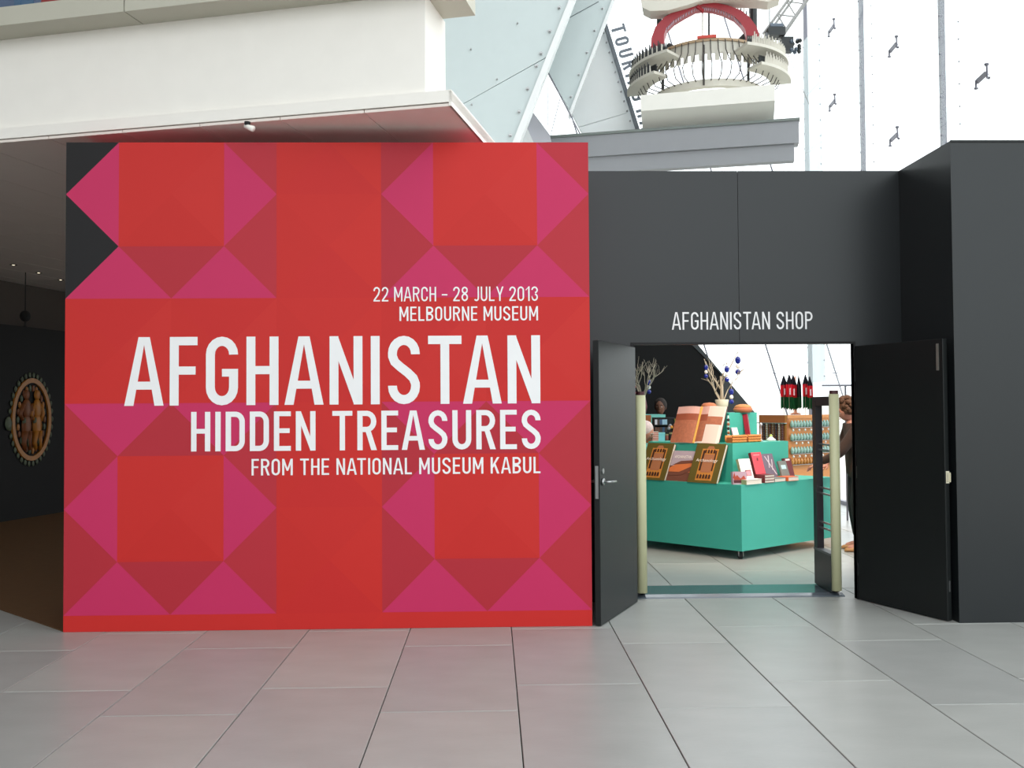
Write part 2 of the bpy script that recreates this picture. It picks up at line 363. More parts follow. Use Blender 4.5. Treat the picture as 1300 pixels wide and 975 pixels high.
# ---------------------------------------------------------------- balcony and soffit (turned 13.8 degrees)
BA = R(-13.83); BC = (-.267, 6.191, 0)
HS = 3.68
ceil = struct(MB().box(-11.5, 0, .02, 12.5, HS + .03, HS + .10).build('ceiling', white)); ceil.location = BC; ceil.rotation_euler = (0, 0, BA)
pan = B(-.317, .317, 0, 3.19, 0, .02).build('ceiling_panel', soffit_m); pme = pan.data; bpy.data.objects.remove(pan)
for k in range(18):
    for j in range(4):
        piece('ceiling_panel', pme, ceil, (-.317 - .002 - .641 * k, .006 + 3.2 * j, HS))
# slab edge, parapet, cornice
balc = empty('balcony', BC, BA, 'white balcony parapet with grey underside panels, upper left above the red hoarding', 'balcony')
MB().box(-11.5, .0, 0, .018, HS + .028, HS + .105).box(-.018, .0, .0, 5.2, HS + .0, HS + .105).build('edge_strip', white, balc)
MB().box(-11.5, 0, .0, 5.2, HS + .104, HS + .112).build('slab_top', white, balc)
MB().box(-11.5, -.2, .04, .53, HS + .10, 4.5).build('parapet', white, balc)
cb = MB(); cb.xy([(-2.41, -.19), (.05, -.19), (.05, .47), (-.3, .47), (-.3, .62), (-2.41, .62)], 4.5, 4.64); cb.build('cornice', cornice_m, balc)
MB().box(-5.0, -2.42, -.19, .62, 4.5, 4.64).build('cornice', cornice_m, balc)
MB().box(-11.5, -5.01, -.19, .62, 4.5, 4.64).build('cornice', cornice_m, balc)
# poster boards up on the mezzanine
cols = [(230, 185, 120), (80, 110, 140), (60, 80, 120), (120, 70, 60), (180, 190, 60), (150, 60, 60), (240, 235, 215), (70, 75, 110), (120, 150, 190)]
po = empty('mezzanine_mural', (BC[0], BC[1], 0), BA, 'colourful mural board on the upper floor, at the top left corner', 'mural')
MB().box(-7.5, -2.6, 1.48, 1.54, 4.7, 7.2).build('board', mat('mural_ground', (96, 112, 140), .6), po)
rr = random.Random(3); mb = MB()
for k in range(46):
    x = -7.3 + 4.4 * rr.random(); z = 4.8 + 1.9 * rr.random(); mb.mi = rr.randrange(len(cols)); w = .08 + .2 * rr.random(); h = .12 + .4 * rr.random(); sk = rr.uniform(-.15, .15)
    y = 1.478 - .0006 * k; mb.xz([(x, z), (x + w, z + sk * .5), (x + w + sk, min(z + h, 7.1)), (x + sk * .4, min(z + h * .9, 7.1))], y, 1.4795)
mb.build('painted_shapes', [mat('mural_%d' % i, c, .6) for i, c in enumerate(cols)], po)['kind'] = 'stuff'

# small camera under the soffit
p = at(314, 177, 6.55); sc_ = empty('security_camera', (p.x, 6.55, HS), 0, 'small white security camera hanging from the soffit above the red hoarding', 'camera')
MB().lathe([(.022, -.03), (.022, 0)], seg=12).build('mount', black, sc_)
m = MB(); m.smooth = True; m.tube([(-.015, 0, -.03), (.05, -.03, -.06)], [.016, .022], 12); m.build('camera_body', white, sc_)

# downlights in the corridor ceiling
for k, (x, y) in enumerate([(-6.783, 12.99), (-6.799, 13.739), (-6.825, 14.491)]):
    e = empty('downlight', (x, y, HS - .001), 0, ['first', 'second', 'third'][k] + ' of three small recessed downlights in the corridor ceiling, counted from the left', 'light', 'downlights in the corridor ceiling')
    MB().lathe([(.05, -.004), (.05, 0), (.035, 0), (.035, -.004)], seg=16).build('trim_ring', black, e)
    MB().lathe([(.018, -.006), (.018, -.001)], seg=12).build('lamp', mat('lamp_glow', (255, 238, 205), emit=2.2), e)

# corridor partition, back wall, medallion picture, speaker
nn = Vector((.239, .971, 0)); pw = Vector((-6.93, 13.8, 0)); ang = math.atan2(nn.y, nn.x)
wl = struct(MB().box(-6.5, 5.5, 0, .15, 0, 2.86).build('wall_left', blackwall)); wl.location = pw; wl.rotation_euler = (0, 0, ang)
wt = struct(MB().box(-7, 5, 1.0, 1.15, 0, HS - .005).build('wall_corridor', mat('corridor_grey', (84, 76, 70), .8))); wt.location = pw; wt.rotation_euler = (0, 0, ang)
md = empty('medallion_picture', pw + nn * -.0, ang, 'oval gold jewelled medallion with two small figures on the black corridor wall', 'picture')
md.scale = (.8, 1, 1)
gold = mat('gold_print', (158, 100, 30), .45, .4, noise=.3, nscale=14); gold2 = mat('dull_gold_print', (112, 62, 26), .5, .4, noise=.35, nscale=16); turq = mat('turquoise_print', (70, 80, 58), .5, .4, noise=.2, nscale=20)
def ell(a, b, n, cx=0, cz=1.475): return [(cx + a * math.cos(2 * PI * i / n), cz + b * math.sin(2 * PI * i / n)) for i in range(n)]
m = MB(); o1 = ell(.50, .62, 48); o2 = ell(.43, .55, 48)
for i in range(48):
    j = (i + 1) % 48; m.xz([o1[i], o1[j], o2[j], o2[i]], -.03, 0)
m.build('gold_ring', gold, md)
m = MB()
for i in range(34):
    a = 2 * PI * i / 34; m.ball((.54 * math.cos(a), -.012, 1.475 + .665 * math.sin(a)), .034, 8, 5, (1, .4, 1.3))
m.ball((-.58, -.02, 1.42), .085, 10, 6, (.9, .3, 1.2)); m.build('bead_border', turq, md)
m = MB(); m.smooth = True
for sx_, k in ((-.14, 1), (.13, 0)):
    m.mi = k
    m.ball((sx_, -.02, 1.84), .075, 10, 6, (1, .4, 1.1)); m.ball((sx_, -.02, 1.63), .115, 10, 6, (1, .35, 1.35)); m.ball((sx_, -.02, 1.38), .12, 10, 6, (1, .35, 1.6))
    m.tube([(sx_ - .04, -.02, 1.3), (sx_ - .07, -.02, 1.13), (sx_ - .03, -.02, 1.02)], [.06, .045, .03], 8); m.tube([(sx_ + .05, -.02, 1.3), (sx_ + .06, -.02, 1.13), (sx_ + .09, -.02, 1.02)], [.06, .045, .03], 8)
    m.tube([(sx_ - .09, -.02, 1.7), (sx_ - .16, -.02, 1.55), (sx_ - .1, -.02, 1.47)], [.04, .035, .03], 8); m.tube([(sx_ + .09, -.02, 1.7), (sx_ + .15, -.02, 1.56), (sx_ + .1, -.02, 1.45)], [.04, .035, .03], 8)
    m.mi = 2; m.ball((sx_ - .06, -.03, 1.45), .06, 8, 5, (1, .4, 1)); m.ball((sx_ + .05, -.03, 1.15), .055, 8, 5, (1, .4, 1.6))
m.build('figures', [gold, gold2, turq], md)
m = MB(); rr = random.Random(5)
for i in range(26):
    a = 2 * PI * i / 26; m.mi = i % 3; m.ball((.34 * math.cos(a), -.01, 1.475 + .47 * math.sin(a)), .045, 6, 4, (.8, .4, 1.2))
m.build('inner_ornament', [gold2, turq, gold], md)
p = at(32, 401, 13.7)
sp = empty('hanging_speaker', (p.x, p.y, 2.86), 0, 'round black speaker above the dark corridor partition', 'speaker')
m = MB(); m.smooth = True; m.ball((0, 0, .16), .075, 14, 10, (1, 1, 1.15)); m.build('housing', rubber, sp)
m = MB(); m.tube([(0, 0, .22), (0, 0, HS - 2.86)], .008, 6); m.lathe([(.03, 0), (.03, .01), (.012, .02), (.012, .1)], seg=10); m.build('bracket', rubber, sp)

# ---------------------------------------------------------------- unseen hall shell; front wall, west wall and roof added to shape the light
hall_wall = mat('hall_wall', (176, 172, 166), .8)
struct(B(-12, 6, -7.2, -7, 0, 1.3).build('unseen_wall_front', hall_wall))
struct(B(-12.2, -12, -7.2, 18, 0, 12).build('unseen_wall_west', mat('hall_wall_dark', (110, 106, 102), .8)))  # unseen wall, darkened to cut light from the left
struct(B(-12, 1.2, -7, 18, 12, 12.2).build('unseen_roof', hall_wall))
struct(B(-12, -3.3, 17.6, 17.8, 0, 12).build('wall_north', hall_wall))

# glass wall on the right: mullions, fins, panes, brackets
win1 = struct(B(5.66, 5.74, -7, 16.6, 0, .06).build('window_1', mullion_m))
mY = [1.42, 3.85, 6.28, 8.72, 11.15, 13.59, 16.02]
for y in mY: MB().box(5.64, 5.70, y - .03, y + .03, 0, 12).build('mullion', mullion_m, win1)
for i in range(len(mY)):
    y1 = mY[i] - .035; y0 = (mY[i - 1] + .035) if i else -7
    for k in range(4):
        B(5.70, 5.712, y0, y1, .07 + 2.98 * k, .07 + 2.98 * k + 2.96).build('pane', glass, win1)
for i in (3, 4, 5, 6):                        # fin strips with bolts, standing just inside the glass
    y1 = mY[i] - .05; y0 = y1 - (.52 if i < 6 else .85)
    bolts = MB()
    for k in range(9):
        z = 2.0 + 1.02 * k
        if i == 6 and k > 0 and k not in (2,):
            if k > 5: continue
        MB().box(5.60, 5.612, y0, y1, z + .003, z + 1.015).build('glass_fin', fin_glass if i == 6 else glass, win1)
        for yy in (y0 + .03, y1 - .03):
            for q in range(4): bolts.ball((5.598, yy, z + .1 + .27 * q), .011, 6, 4)
    bolts.build('bolts', mullion_m, win1)['kind'] = 'stuff'
def bracket(p, k):
    e = empty('glazing_bracket', p, 0, k, 'bracket', 'grey glazing brackets on the right glass wall'); e.scale = (1, .85, .62)
    m = MB(); m.prism([(0, -.16, -.03), (0, .10, -.075), (0, .13, .02), (0, -.10, .06)], (.02, 0, 0)); m.build('plate', mullion_m, e)
    m = MB(); m.tube([(0, -.15, .16), (-.0, -.16, .03), (0, -.16, -.10), (0, -.20, -.13), (0, -.22, -.10)], .013, 6); m.ball((0, -.15, .16), .03, 8, 5); m.build('hook', mullion_m, e)
    m = MB(); m.tube([(0, .12, .0), (0, .12, -.14), (0, .09, -.17)], .013, 6); m.ball((0, .12, -.15), .026, 8, 5); m.build('hook', mullion_m, e)
for (px, py), lb in {(1245, 98): 'grey glazing bracket nearest the right edge, right of the thickest mullion', (1133, 60): 'upper of the two glazing brackets between the two right-hand mullions',
           (1134, 174): 'lower of the two glazing brackets between the two right-hand mullions', (1055, 36): 'upper of the two small glazing brackets right of the thinnest mullion', (1056, 131): 'lower of the two small glazing brackets right of the thinnest mullion'}.items():
    Mi = CAMM.to_3x3() @ Vector(((px - 650) / 1152, -(py - 487.5) / 1152, -1)); t = 5.6 / Mi.x
    bracket((5.6, Mi.y * t, 1.6 + Mi.z * t), lb)

# far glass wall with leaning joints
win2 = struct(B(-3.2, 5.7, 16.5, 16.6, 0, .06).build('window_2', mullion_m))
def lean(px0, py0, px1, py1, Y):
    a = at(px0, py0, Y); b = at(px1, py1, Y); return a, b
JX = []
base = [at(p_, 438, 16.5) for p_ in (840, 974, 1108)]
dirv = (at(911, 15, 16.5) - at(974, 217, 16.5)); sl = dirv.x / dirv.z
xs = [-3.2 + 1.0 * k for k in range(0, 10)]
seams_x = [at(902, 217, 16.5).x + 1.13 * k for k in range(-6, 5)]
z217 = at(902, 217, 16.5).z
def sx_at(x, z): return x + sl * (z - z217)
for k in range(len(seams_x) - 1):
    a, b = seams_x[k], seams_x[k + 1]
    for (z0, z1) in ((.06, 4.0), (4.02, 8.0), (8.02, 12)):
        q = [(sx_at(a, z0) + .012, z0), (sx_at(b, z0) - .012, z0), (sx_at(b, z1) - .012, z1), (sx_at(a, z1) + .012, z1)]
        q = [(min(max(x, -3.2), 5.66), z) for x, z in q]
        if abs(q[0][0] - q[1][0]) < .02 and abs(q[2][0] - q[3][0]) < .02: continue
        MB().xz(q, 16.5, 16.512).build('pane', glass, win2)
    m = MB(); P0 = (sx_at(b, 0), 16.48, .06); P1 = (sx_at(b, 12), 16.48, 12)
    m.tube([P0, P1], .015, 5)
    for q in range(14):
        z = .5 + .85 * q; x = sx_at(b, z); m.box(x - .05, x + .05, 16.46, 16.48, z - .008, z + .008)
    if -3 < sx_at(b, 5) < 5.6: m.build('joint_rod', mullion_m, win2)

# ---------------------------------------------------------------- leaning steel fins behind the balcony
def plate(name, pts, Y, th, m_, parent):
    P_ = [at(x, y, Y) for x, y in pts]; return MB().prism([tuple(p) for p in P_], (0, th, 0)).build(name, m_, parent)
def edge_line(parent, name, x0, y0, x1, y1, Y, w, m_, dep=.012):
    a = at(x0, y0, Y - dep); b = at(x1, y1, Y - dep); d = (b - a).normalized(); n = Vector((-d.z, 0, d.x)) * w / 2
    return MB().prism([tuple(a + n), tuple(b + n), tuple(b - n), tuple(a - n)], (0, dep, 0)).build(name, m_, parent)
finA = empty('steel_fin', at(651, 180, 11), 0, 'big blue-grey steel fin wall right of the balcony, with a slanted white edge', 'wall fin', 'leaning steel fins of the hall')
finB = empty('steel_fin', at(724, 145, 12.4), 0, 'second narrower blue-grey fin, in the middle between the two white slanted edges', 'wall fin', 'leaning steel fins of the hall')
finC = empty('steel_fin', at(735, 170, 13.6), 0, 'pale triangular fin left of the slanted hall lettering', 'wall fin', 'leaning steel fins of the hall')
for e in (finA, finB, finC): e.location.z = 0
def rel(o, e): o.location = -Vector(e.location); return o
# A: two plates separated by the slanted seam (587,133)-(693,75)
tp = -260
def ln(x0, y0, x1, y1, y): return x0 + (x1 - x0) * (y - y0) / (y1 - y0)
eA = lambda y: ln(722, 0, 651.5, 178, y)
rel(plate('plate', [(500, 181), (500, tp), (eA(tp), tp), (eA(72.5), 72.5)], 11, .12, bluegrey, finA), finA)
rel(plate('plate', [(480, 192.5), (eA(73.8), 73.8), (eA(250), 250), (480, 250)], 11, .12, bluegrey, finA), finA)
rel(plate('backing', [(480, 250), (480, tp), (eA(tp) - 2, tp), (eA(250) - 2, 250)], 11.12, .02, darkline, finA), finA)
rel(plate('edge_flange', [(eA(250), 250), (eA(tp), tp), (ln(729, 0, 662, 175, tp), tp), (ln(729, 0, 662, 175, 250), 250)], 10.97, .35, flange_m, finA), finA)
def bolt(parent, px, py, Y, r):
    m = MB(); p = at(px, py, Y); m.tube([p, p + Vector((0, -.04, 0))], r, 8); m.tube([p + Vector((0, -.0, 0)), p + Vector((0, -.012, 0))], r * 1.8, 8)
    return rel(m.build('bolt', steel, parent), parent)
for x, y in [(711, 10), (699, 40), (688, 68), (682, 84), (671, 113), (660, 142), (649, 172)]: bolt(finA, x - 1, y, 11, .013)
for x, y in [(657, 30), (598, 63), (631, 101), (599, 133)]: bolt(finA, x, y, 11, .006)
eB = lambda y: ln(777, 0, 724, 140, y)
rel(plate('plate', [(729, 0), (ln(729, 0, 662, 175, tp), tp), (eB(tp), tp), (eB(0), 0), (724, 141), (694.5, 89)], 12.4, .1, bluegrey, finB), finB)
rel(plate('edge_flange', [(eB(tp), tp), (eB(tp) + 3.4, tp), (725.5, 146), (723, 141)], 12.37, .25, flange_m, finB), finB)
rel(edge_line(finB, 'dark_edge', 694.5, 89, 736.5, 170, 12.38, .016, mullion_m), finB)
rel(edge_line(finB, 'seam', 720, 24, 760, 2, 12.4, .01, darkline, .003), finB)
for k in range(5): bolt(finB, 768 - 10 * k - 3, 11 + 28 * k, 12.4, .009)
rel(plate('plate', [(766.5, 28), (802, 141), (735, 161), (724.5, 140)], 13.6, .08, palepanel, finC), finC)
rel(plate('plate', [(802.4, 142), (815, 182), (747, 182), (735.5, 162)], 13.6, .08, palepanel, finC), finC)
rel(edge_line(finC, 'dark_edge', 768, 28, 815.5, 182, 13.55, .05, mat('fin_edge', (112, 120, 128), .5), .06), finC)
for k in range(11): bolt(finC, 768.5 + 3.75 * k - 2.5, 42 + 12.4 * k, 13.6, .008)
# text standing along the edge
tx = empty('hall_lettering', at(768, 28, 13.5), 0, 'grey sign letters reading TOURING HALL down the slanted fin edge', 'lettering')
P_, w_ = text_polys('TOURING HALL', .16, .28, .55)
a = at(775, 34, 13.5); b = at(823, 193, 13.5); d = (b - a).normalized(); nv = Vector((-d.z, 0, d.x)); nv = nv if nv.x > 0 else -nv
kl = (b - a).length / w_
Y13 = 13.5; m = MB()
for q in P_: m.prism([tuple(a + d * (x * kl) + nv * (z * .215)) for x, z in q], (0, .02, 0))
rel(m.build('letters', mat('sign_grey', (128, 138, 150), .5), tx), tx)
# white gap and grey soffit wedge between the fins
gp = empty('fin_bracing', at(690, 175, 12.8), 0, 'white window gap and small grey wedge low between the steel fins', 'bracing')
rel(plate('wedge', [(675, 140), (698, 171), (700, 180), (678, 182), (668, 160)], 12.7, .1, mat('wedge_grey', (196, 196, 204), .6), gp), gp)
rel(plate('wedge_face', [(668, 160), (678, 182), (655, 190), (660, 172)], 12.6, .1, flange_m, gp), gp)
rel(edge_line(gp, 'rod', 696, 98, 696, 160, 13.2, .012, mullion_m), gp)
rel(edge_line(gp, 'rod', 711, 125, 699, 172, 14, .01, mullion_m), gp)

# ---------------------------------------------------------------- grey canopy beam with plinth
ca = empty('canopy_beam', BC, BA, 'long grey stepped canopy ledge above the dark shopfront', 'canopy')
MB().box(-2.2, 2.89, 6.68, 6.90, 5.13, 5.43).build('upper_fascia', beam_m, ca)
MB().box(-2.2, 2.905, 6.66, 8.2, 5.43, 5.465).build('cap', beam_cap, ca)
MB().box(-2.2, 2.83, 6.72, 6.86, 4.905, 5.13).build('lower_fascia', beam_m, ca)
pl = empty('display_plinth', BC, BA, 'white plinth block under the sculpture on the canopy ledge', 'plinth')
pc = mat('plinth_paint', (240, 238, 230), .6)
MB().prism([(.80, 6.55, 5.68), (.80, 6.55, 5.90), (.80, 7.9, 5.90), (.80, 7.9, 5.466), (.80, 6.95, 5.466)], (1.78, 0, 0)).build('block', pc, pl)

# ---------------------------------------------------------------- mechanical sculpture
CY = 13.1
c0 = at(898, 90, CY); cx = c0.x
sc_e = empty('kinetic_sculpture', (cx, CY, 5.9), BA, 'large open sculpture of red arches, white curved shelves and wire ribs on the plinth', 'sculpture')
cream = mat('sculpture_cream', (206, 202, 190), .6); red = mat('sculpture_red', (152, 26, 38), .45); blk = mat('sculpture_black', (38, 42, 44), .5); wire = mat('wire_grey', (74, 70, 66), .5, metal=.4)
def lp(px, py, Y=CY): v = at(px, py, Y); return Matrix.Rotation(-BA, 3, 'Z') @ Vector((v.x - cx, v.y - CY, v.z - 5.9))
def ring_band(a, b, z, h, a0, a1, th, mi_m, name, n=24, lab=None, zf=None, sc=.0):
    m = MB(); pts = []
    for i in range(n + 1):
        t = R(a0 + (a1 - a0) * i / n); pts.append((math.cos(t), -math.sin(t), t))
    for i in range(n):
        vs = []
        for c_, s_, t in (pts[i], pts[i + 1]):
            hh = h * (1 + sc * (i % 2)); zz = z + (zf(t) if zf else 0)
            vs += [(a * c_, b * s_, zz), ((a - th) * c_, (b - th) * s_, zz), ((a - th) * c_, (b - th) * s_, zz - hh), (a * c_, b * s_, zz - hh)]
        m.add(vs, [(0, 1, 5, 4), (1, 2, 6, 5), (2, 3, 7, 6), (3, 0, 4, 7)] + ([(0, 3, 2, 1)] if i == 0 else []) + ([(4, 5, 6, 7)] if i == n - 1 else []))
    return m.build(name, mi_m, sc_e)
ztop = lp(828, 78).z; zl = lp(825, 125).z
ring_band(.76, .72, ztop + .02, .17, 5, 175, .03, cream, 'rib_band', 40, sc=.55)
rim_ = ring_band(.78, .74, ztop + .05, .035, 0, 180, .05, mat('rim_tan', (176, 150, 120), .6), 'rim', 30)
ring_band(.80, .76, zl + .02, .10, 2, 178, .10, cream, 'lower_ring', 30)
for i in range(24):
    t = R(4 + 172 * i / 23); c_, s_ = math.cos(t), -math.sin(t)
    path = [(.78 * c_, .74 * s_, ztop + .03), (.80 * c_, .76 * s_, ztop - .12), (.92 * c_, .86 * s_, ztop - .28), (1.03 * c_, .95 * s_, zl + .16), (.97 * c_, .90 * s_, zl + .04), (.80 * c_, .76 * s_, zl)]
    MB().tube(path, .0075, 5).build('wire_rib', wire, rim_)
# two tiers of wing shelves with picket rails
for (ex, ey, a_out, nm) in ((797, 91, 1.14, 0), (793, 113, 1.17, 1)):
    z = lp(ex, ey).z + .02
    for (a0, a1) in ((118, 180), (0, 62)):
        if nm == 1: a0, a1 = (128, 180) if a0 > 90 else (0, 52)
        m = MB(); n = 12; ai = .76 if nm == 0 else .88
        for i in range(n):
            q = []
            for k in (i, i + 1):
                t = R(a0 + (a1 - a0) * k / n); c_, s_ = math.cos(t), -math.sin(t)
                q += [(a_out * c_, a_out * .95 * s_, z), (ai * c_, ai * .95 * s_, z + .0)]
            m.xy([(q[0][0], q[0][1]), (q[1][0], q[1][1]), (q[3][0], q[3][1]), (q[2][0], q[2][1])], z - .04, z)
        ws_ = m.build('wing_shelf', cream, sc_e)
        m = MB(); np_ = 34
        for i in range(np_):
            t = R(a0 + 6 + (a1 - a0 - 12) * i / (np_ - 1)); c_, s_ = math.cos(t), -math.sin(t); r_ = a_out - .05; m.mi = 0 if (a0 > 90 and i % 3) else 1
            x, y = r_ * c_, r_ * .95 * s_; m.tube([(x, y, z), (x * 1.005, y * 1.005, z + .11 + .03 * (i % 3))], [.014, .008], 5)
            m.mi = 0; m.tube([(x * .9, y * .9, z), (x * .9, y * .9, z + .16)], [.02, .006], 5)
        m.build('picket_rail', [blk, cream], ws_)['kind'] = 'stuff'
# red arch with teeth
def arch(outer, inner, y, th, m_, name):
    m = MB(); n = len(outer)
    for i in range(n - 1): m.prism([tuple(p) for p in (outer[i], outer[i + 1], inner[i + 1], inner[i])], (0, th, 0))
    return m.build(name, m_, sc_e)
Ya = CY - .45
O = [(826, 63), (827, 48), (832, 34), (843, 22), (860, 12), (880, 4), (893, 2), (906, 3), (925, 7), (941, 13), (952, 22), (960, 33), (965, 46)]
I = [(843, 56), (843, 44), (846, 34), (855, 25), (868, 17), (883, 9), (893, 8), (904, 9), (918, 13), (932, 20), (940, 28), (946, 37), (948, 47)]
ra_ = arch([lp(x, y, Ya) for x, y in O], [lp(x, y, Ya) for x, y in I], 0, .22, red, 'red_arch')
m = MB()
for k in range(34):
    f = 2 + 8 * k / 33; i = min(int(f), 10); t = f - i; x = I[i][0] * (1 - t) + I[i + 1][0] * t; y = I[i][1] * (1 - t) + I[i + 1][1] * t
    p = lp(x, y, Ya); m.tube([p + Vector((0, .05, .01)), p + Vector((0, .05, -.035))], [.011, .004], 5)
m.build('teeth', mat('teeth_mauve', (190, 180, 200), .6), ra_)['kind'] = 'stuff'
m = MB(); pts = [(826, 62), (843, 55), (843, 66), (836, 76), (826, 78)]; m.prism([tuple(lp(x, y, Ya)) for x, y in pts], (0, .22, 0)); m.build('arch_foot', cream, sc_e)
m = MB(); pts = [(948, 46), (965, 47), (970, 56), (966, 66), (952, 62)]; m.prism([tuple(lp(x, y, Ya)) for x, y in pts], (0, .22, 0)); m.build('arch_foot', cream, sc_e)
m = MB(); pts = [(815, 9), (813, -2), (818, -30), (985, -30), (990, -4), (975, 2), (960, 0), (905, -1), (893, 0), (870, 7), (848, 13), (825, 14)]
m.prism([tuple(lp(x, y, Ya - .12)) for x, y in pts], (0, .28, 0)); m.build('top_shelf', cream, sc_e)
m = MB(); pts = [(840, -31), (850, -60), (893, -75), (935, -60), (950, -31)]; m.prism([tuple(lp(x, y, Ya)) for x, y in pts], (0, .3, 0)); m.build('upper_arch', red, sc_e)
def pole(x, y0, y1, Y, r, mt, nm='pole'):
    a, b = lp(x, y0, Y), lp(x, y1, Y); MB().tube([a, b], r, 8).build(nm, mt, sc_e)
pole(900, -20, 55, CY - .1, .014, blk); pole(892, 12, 52, Ya + .05, .010, cream); pole(841.5, 30, 130, CY - .1, .022, blk); pole(950, 40, 130, CY - .1, .020, blk); pole(893.5, 57, 108, CY - .75, .014, wire)
pole(837, -20, 60, CY + .2, .04, blk, 'side_column'); pole(956, -20, 40, CY + .2, .06, blk, 'side_column')
m = MB(); m.tube([lp(885, 8, Ya), lp(892, 14, Ya), lp(892, 17, Ya)], [.03, .03, .006], 8); m.build('arch_boss', red, sc_e)
m = MB(); m.xy([(-.13, -.75), (.13, -.75), (.12, -.55), (-.12, -.55)], ztop + .05, ztop + .09); m.build('red_cap', mat('cap_orange_red', (200, 70, 56), .5), sc_e)
m = MB(); m.tube([lp(847, 57), lp(855, 62), lp(862, 64), lp(900, 66), lp(925, 60), lp(940, 52), lp(948, 44)], [.04, .05, .02, .015, .03, .05, .05], 8); m.build('inner_hoop', blk, sc_e)
m = MB()
for k in range(9):
    x = 846 + 3 * k; p = lp(x, 25 - 1.4 * k, Ya + .3); m.mi = k % 2; m.tube([p, p + Vector((.01, 0, .12))], [.016, .008], 5)
for k in range(9):
    x = 922 + 3.6 * k; p = lp(x, 12 + .25 * k * k, Ya + .3); m.mi = k % 2; m.tube([p, p + Vector((.01, 0, .12))], [.016, .008], 5)
m.build('arch_pickets', [cream, blk], sc_e)['kind'] = 'stuff'

# lattice boom and its machinery, right of the sculpture
bo = empty('lattice_boom', at(985, 45, 14), 0, 'grey steel lattice boom slanting up at the right of the sculpture', 'boom')
bm_ = mat('boom_grey', (150, 150, 148), .45, metal=.3)
def bp(x, y, Y=14): return at(x, y, Y) - Vector(bo.location)
MB().tube([bp(969, 43), bp(1030, -40)], .026, 6).build('chord', bm_, bo); MB().tube([bp(990, 50), bp(1052, -40)], .034, 6).build('chord', bm_, bo)
MB().tube([bp(980, 36, 14.3), bp(1042, -50, 14.3)], .022, 6).build('chord', bm_, bo)
for k in range(5):
    x = 975 + 12 * k; y = 35 - 16.5 * k
    MB().tube([bp(x, y), bp(x + 24, y + 3)], .011, 5).build('strut', bm_, bo); MB().tube([bp(x + 24, y + 3), bp(x + 12, y - 16.5)], .011, 5).build('strut', bm_, bo)
hm = MB(); hm.mi = 0
hm.box(-.14, .12, -.1, .12, -.03, .10); hm.mi = 1; hm.tube([(-.1, 0, .12), (.1, 0, .12)], .07, 10); hm.mi = 0; hm.box(.08, .26, -.06, .08, -.26, -.04)
rr = random.Random(9)
for k in range(14): hm.mi = rr.randrange(2); hm.ball((.2 + .16 * rr.random(), -.08 + .1 * rr.random(), -.28 + .22 * rr.random()), .035, 6, 4)
o = hm.build('winch', [blk, mat('winch_grey', (84, 96, 110), .5)], bo)
MB().tube([bp(1000, 68), bp(1027, 132)], .005, 5).build('cable', bm_, bo)
MB().tube([bp(977, 30), bp(977, -40)], .010, 5).build('cable', bm_, bo)

# ---------------------------------------------------------------- anti-theft gates and threshold plate
def gate(x, lab, s):
    e = empty('security_gate', (x, 7.60, 0), 0, lab, 'security gate', 'anti-theft gates in the shop doorway')
    m = MB(); m.smooth = True; m.tube([(0, 0, .05), (0, 0, 1.70)], .042, 16, .8); m.build('front_post', cream_post, e)
    MB().lathe([(.036, 1.70), (.036, 1.73)], seg=14).build('cap', mat('cap_maroon', (70, 30, 36), .5), e)
    m = MB(); m.box(-.03, .03, .36, .44, .03, 1.68).box(-.028, .028, .03, .37, 1.60, 1.68).box(-.022, .022, .03, .05, .03, 1.68); fr_ = m.build('frame', gate_dark, e)
    MB().box(-.035, .035, .03, .40, .03, .33).build('base_box', gate_dark, e)
    for z in (.56, .86, 1.24):
        for dz in (-.025, .025): MB().tube([(0, .04, z + dz), (0, .37, z + dz)], .009, 6).build('rung', steel, fr_)
    MB().box(-.035, .035, .03, .44, .331, .35).build('ledge', mat('ledge_grey', (110, 108, 112), .4), e)
    return e
gate(1.247, 'security gate with cream post at the left side of the shop doorway', 1); gate(2.885, 'security gate with cream post at the right side of the shop doorway', -1)
e = empty('threshold_plate', (0, 0, 0), 0, 'low dark shiny plate across the shop doorway between the two gates', 'threshold')
MB().prism([(1.15, 7.585, .0), (1.15, 8.05, .0), (1.15, 8.03, .022), (1.15, 7.66, .022), (1.15, 7.60, .010)], (1.80, 0, 0)).build('plate', mat('threshold_dark', (84, 92, 100), .16, .8), e)

# ---------------------------------------------------------------- teal tiered display
dl = Vector((-.707, .707, 0)); dr = Vector((.81, .59, 0)).normalized()
def tier(parent, c, tl, tr, z0, z1, nm):
    c = Vector((c[0], c[1], 0)); a = c + dl * tl; b = c + dr * tr; d = a + dr * tr
    m = MB(); m.mi = 0; P4 = [(c.x, c.y), (b.x, b.y), (d.x, d.y), (a.x, a.y)]
    m.xy(P4, z0, z1 - .018); m.xy([(x, y) for x, y in P4], z1 - .0178, z1)
    return m.build(nm, teal, parent)
ds = empty('tiered_display', (0, 0, 0), 0, 'turquoise three-tier display unit on castors just inside the shop doorway', 'display unit')
C1, C2, C3 = (2.592, 9.434), (2.60, 9.78), (2.653, 10.13)
Z1_, Z2_, Z3_ = .78, 1.2, 1.53
tier(ds, C1, 1.62, 1.66, .09, Z1_, 'bottom_tier'); tier(ds, C2, 1.10, .985, Z1_, Z2_, 'middle_tier'); tier(ds, C3, .42, .50, Z2_, Z3_, 'top_tier')
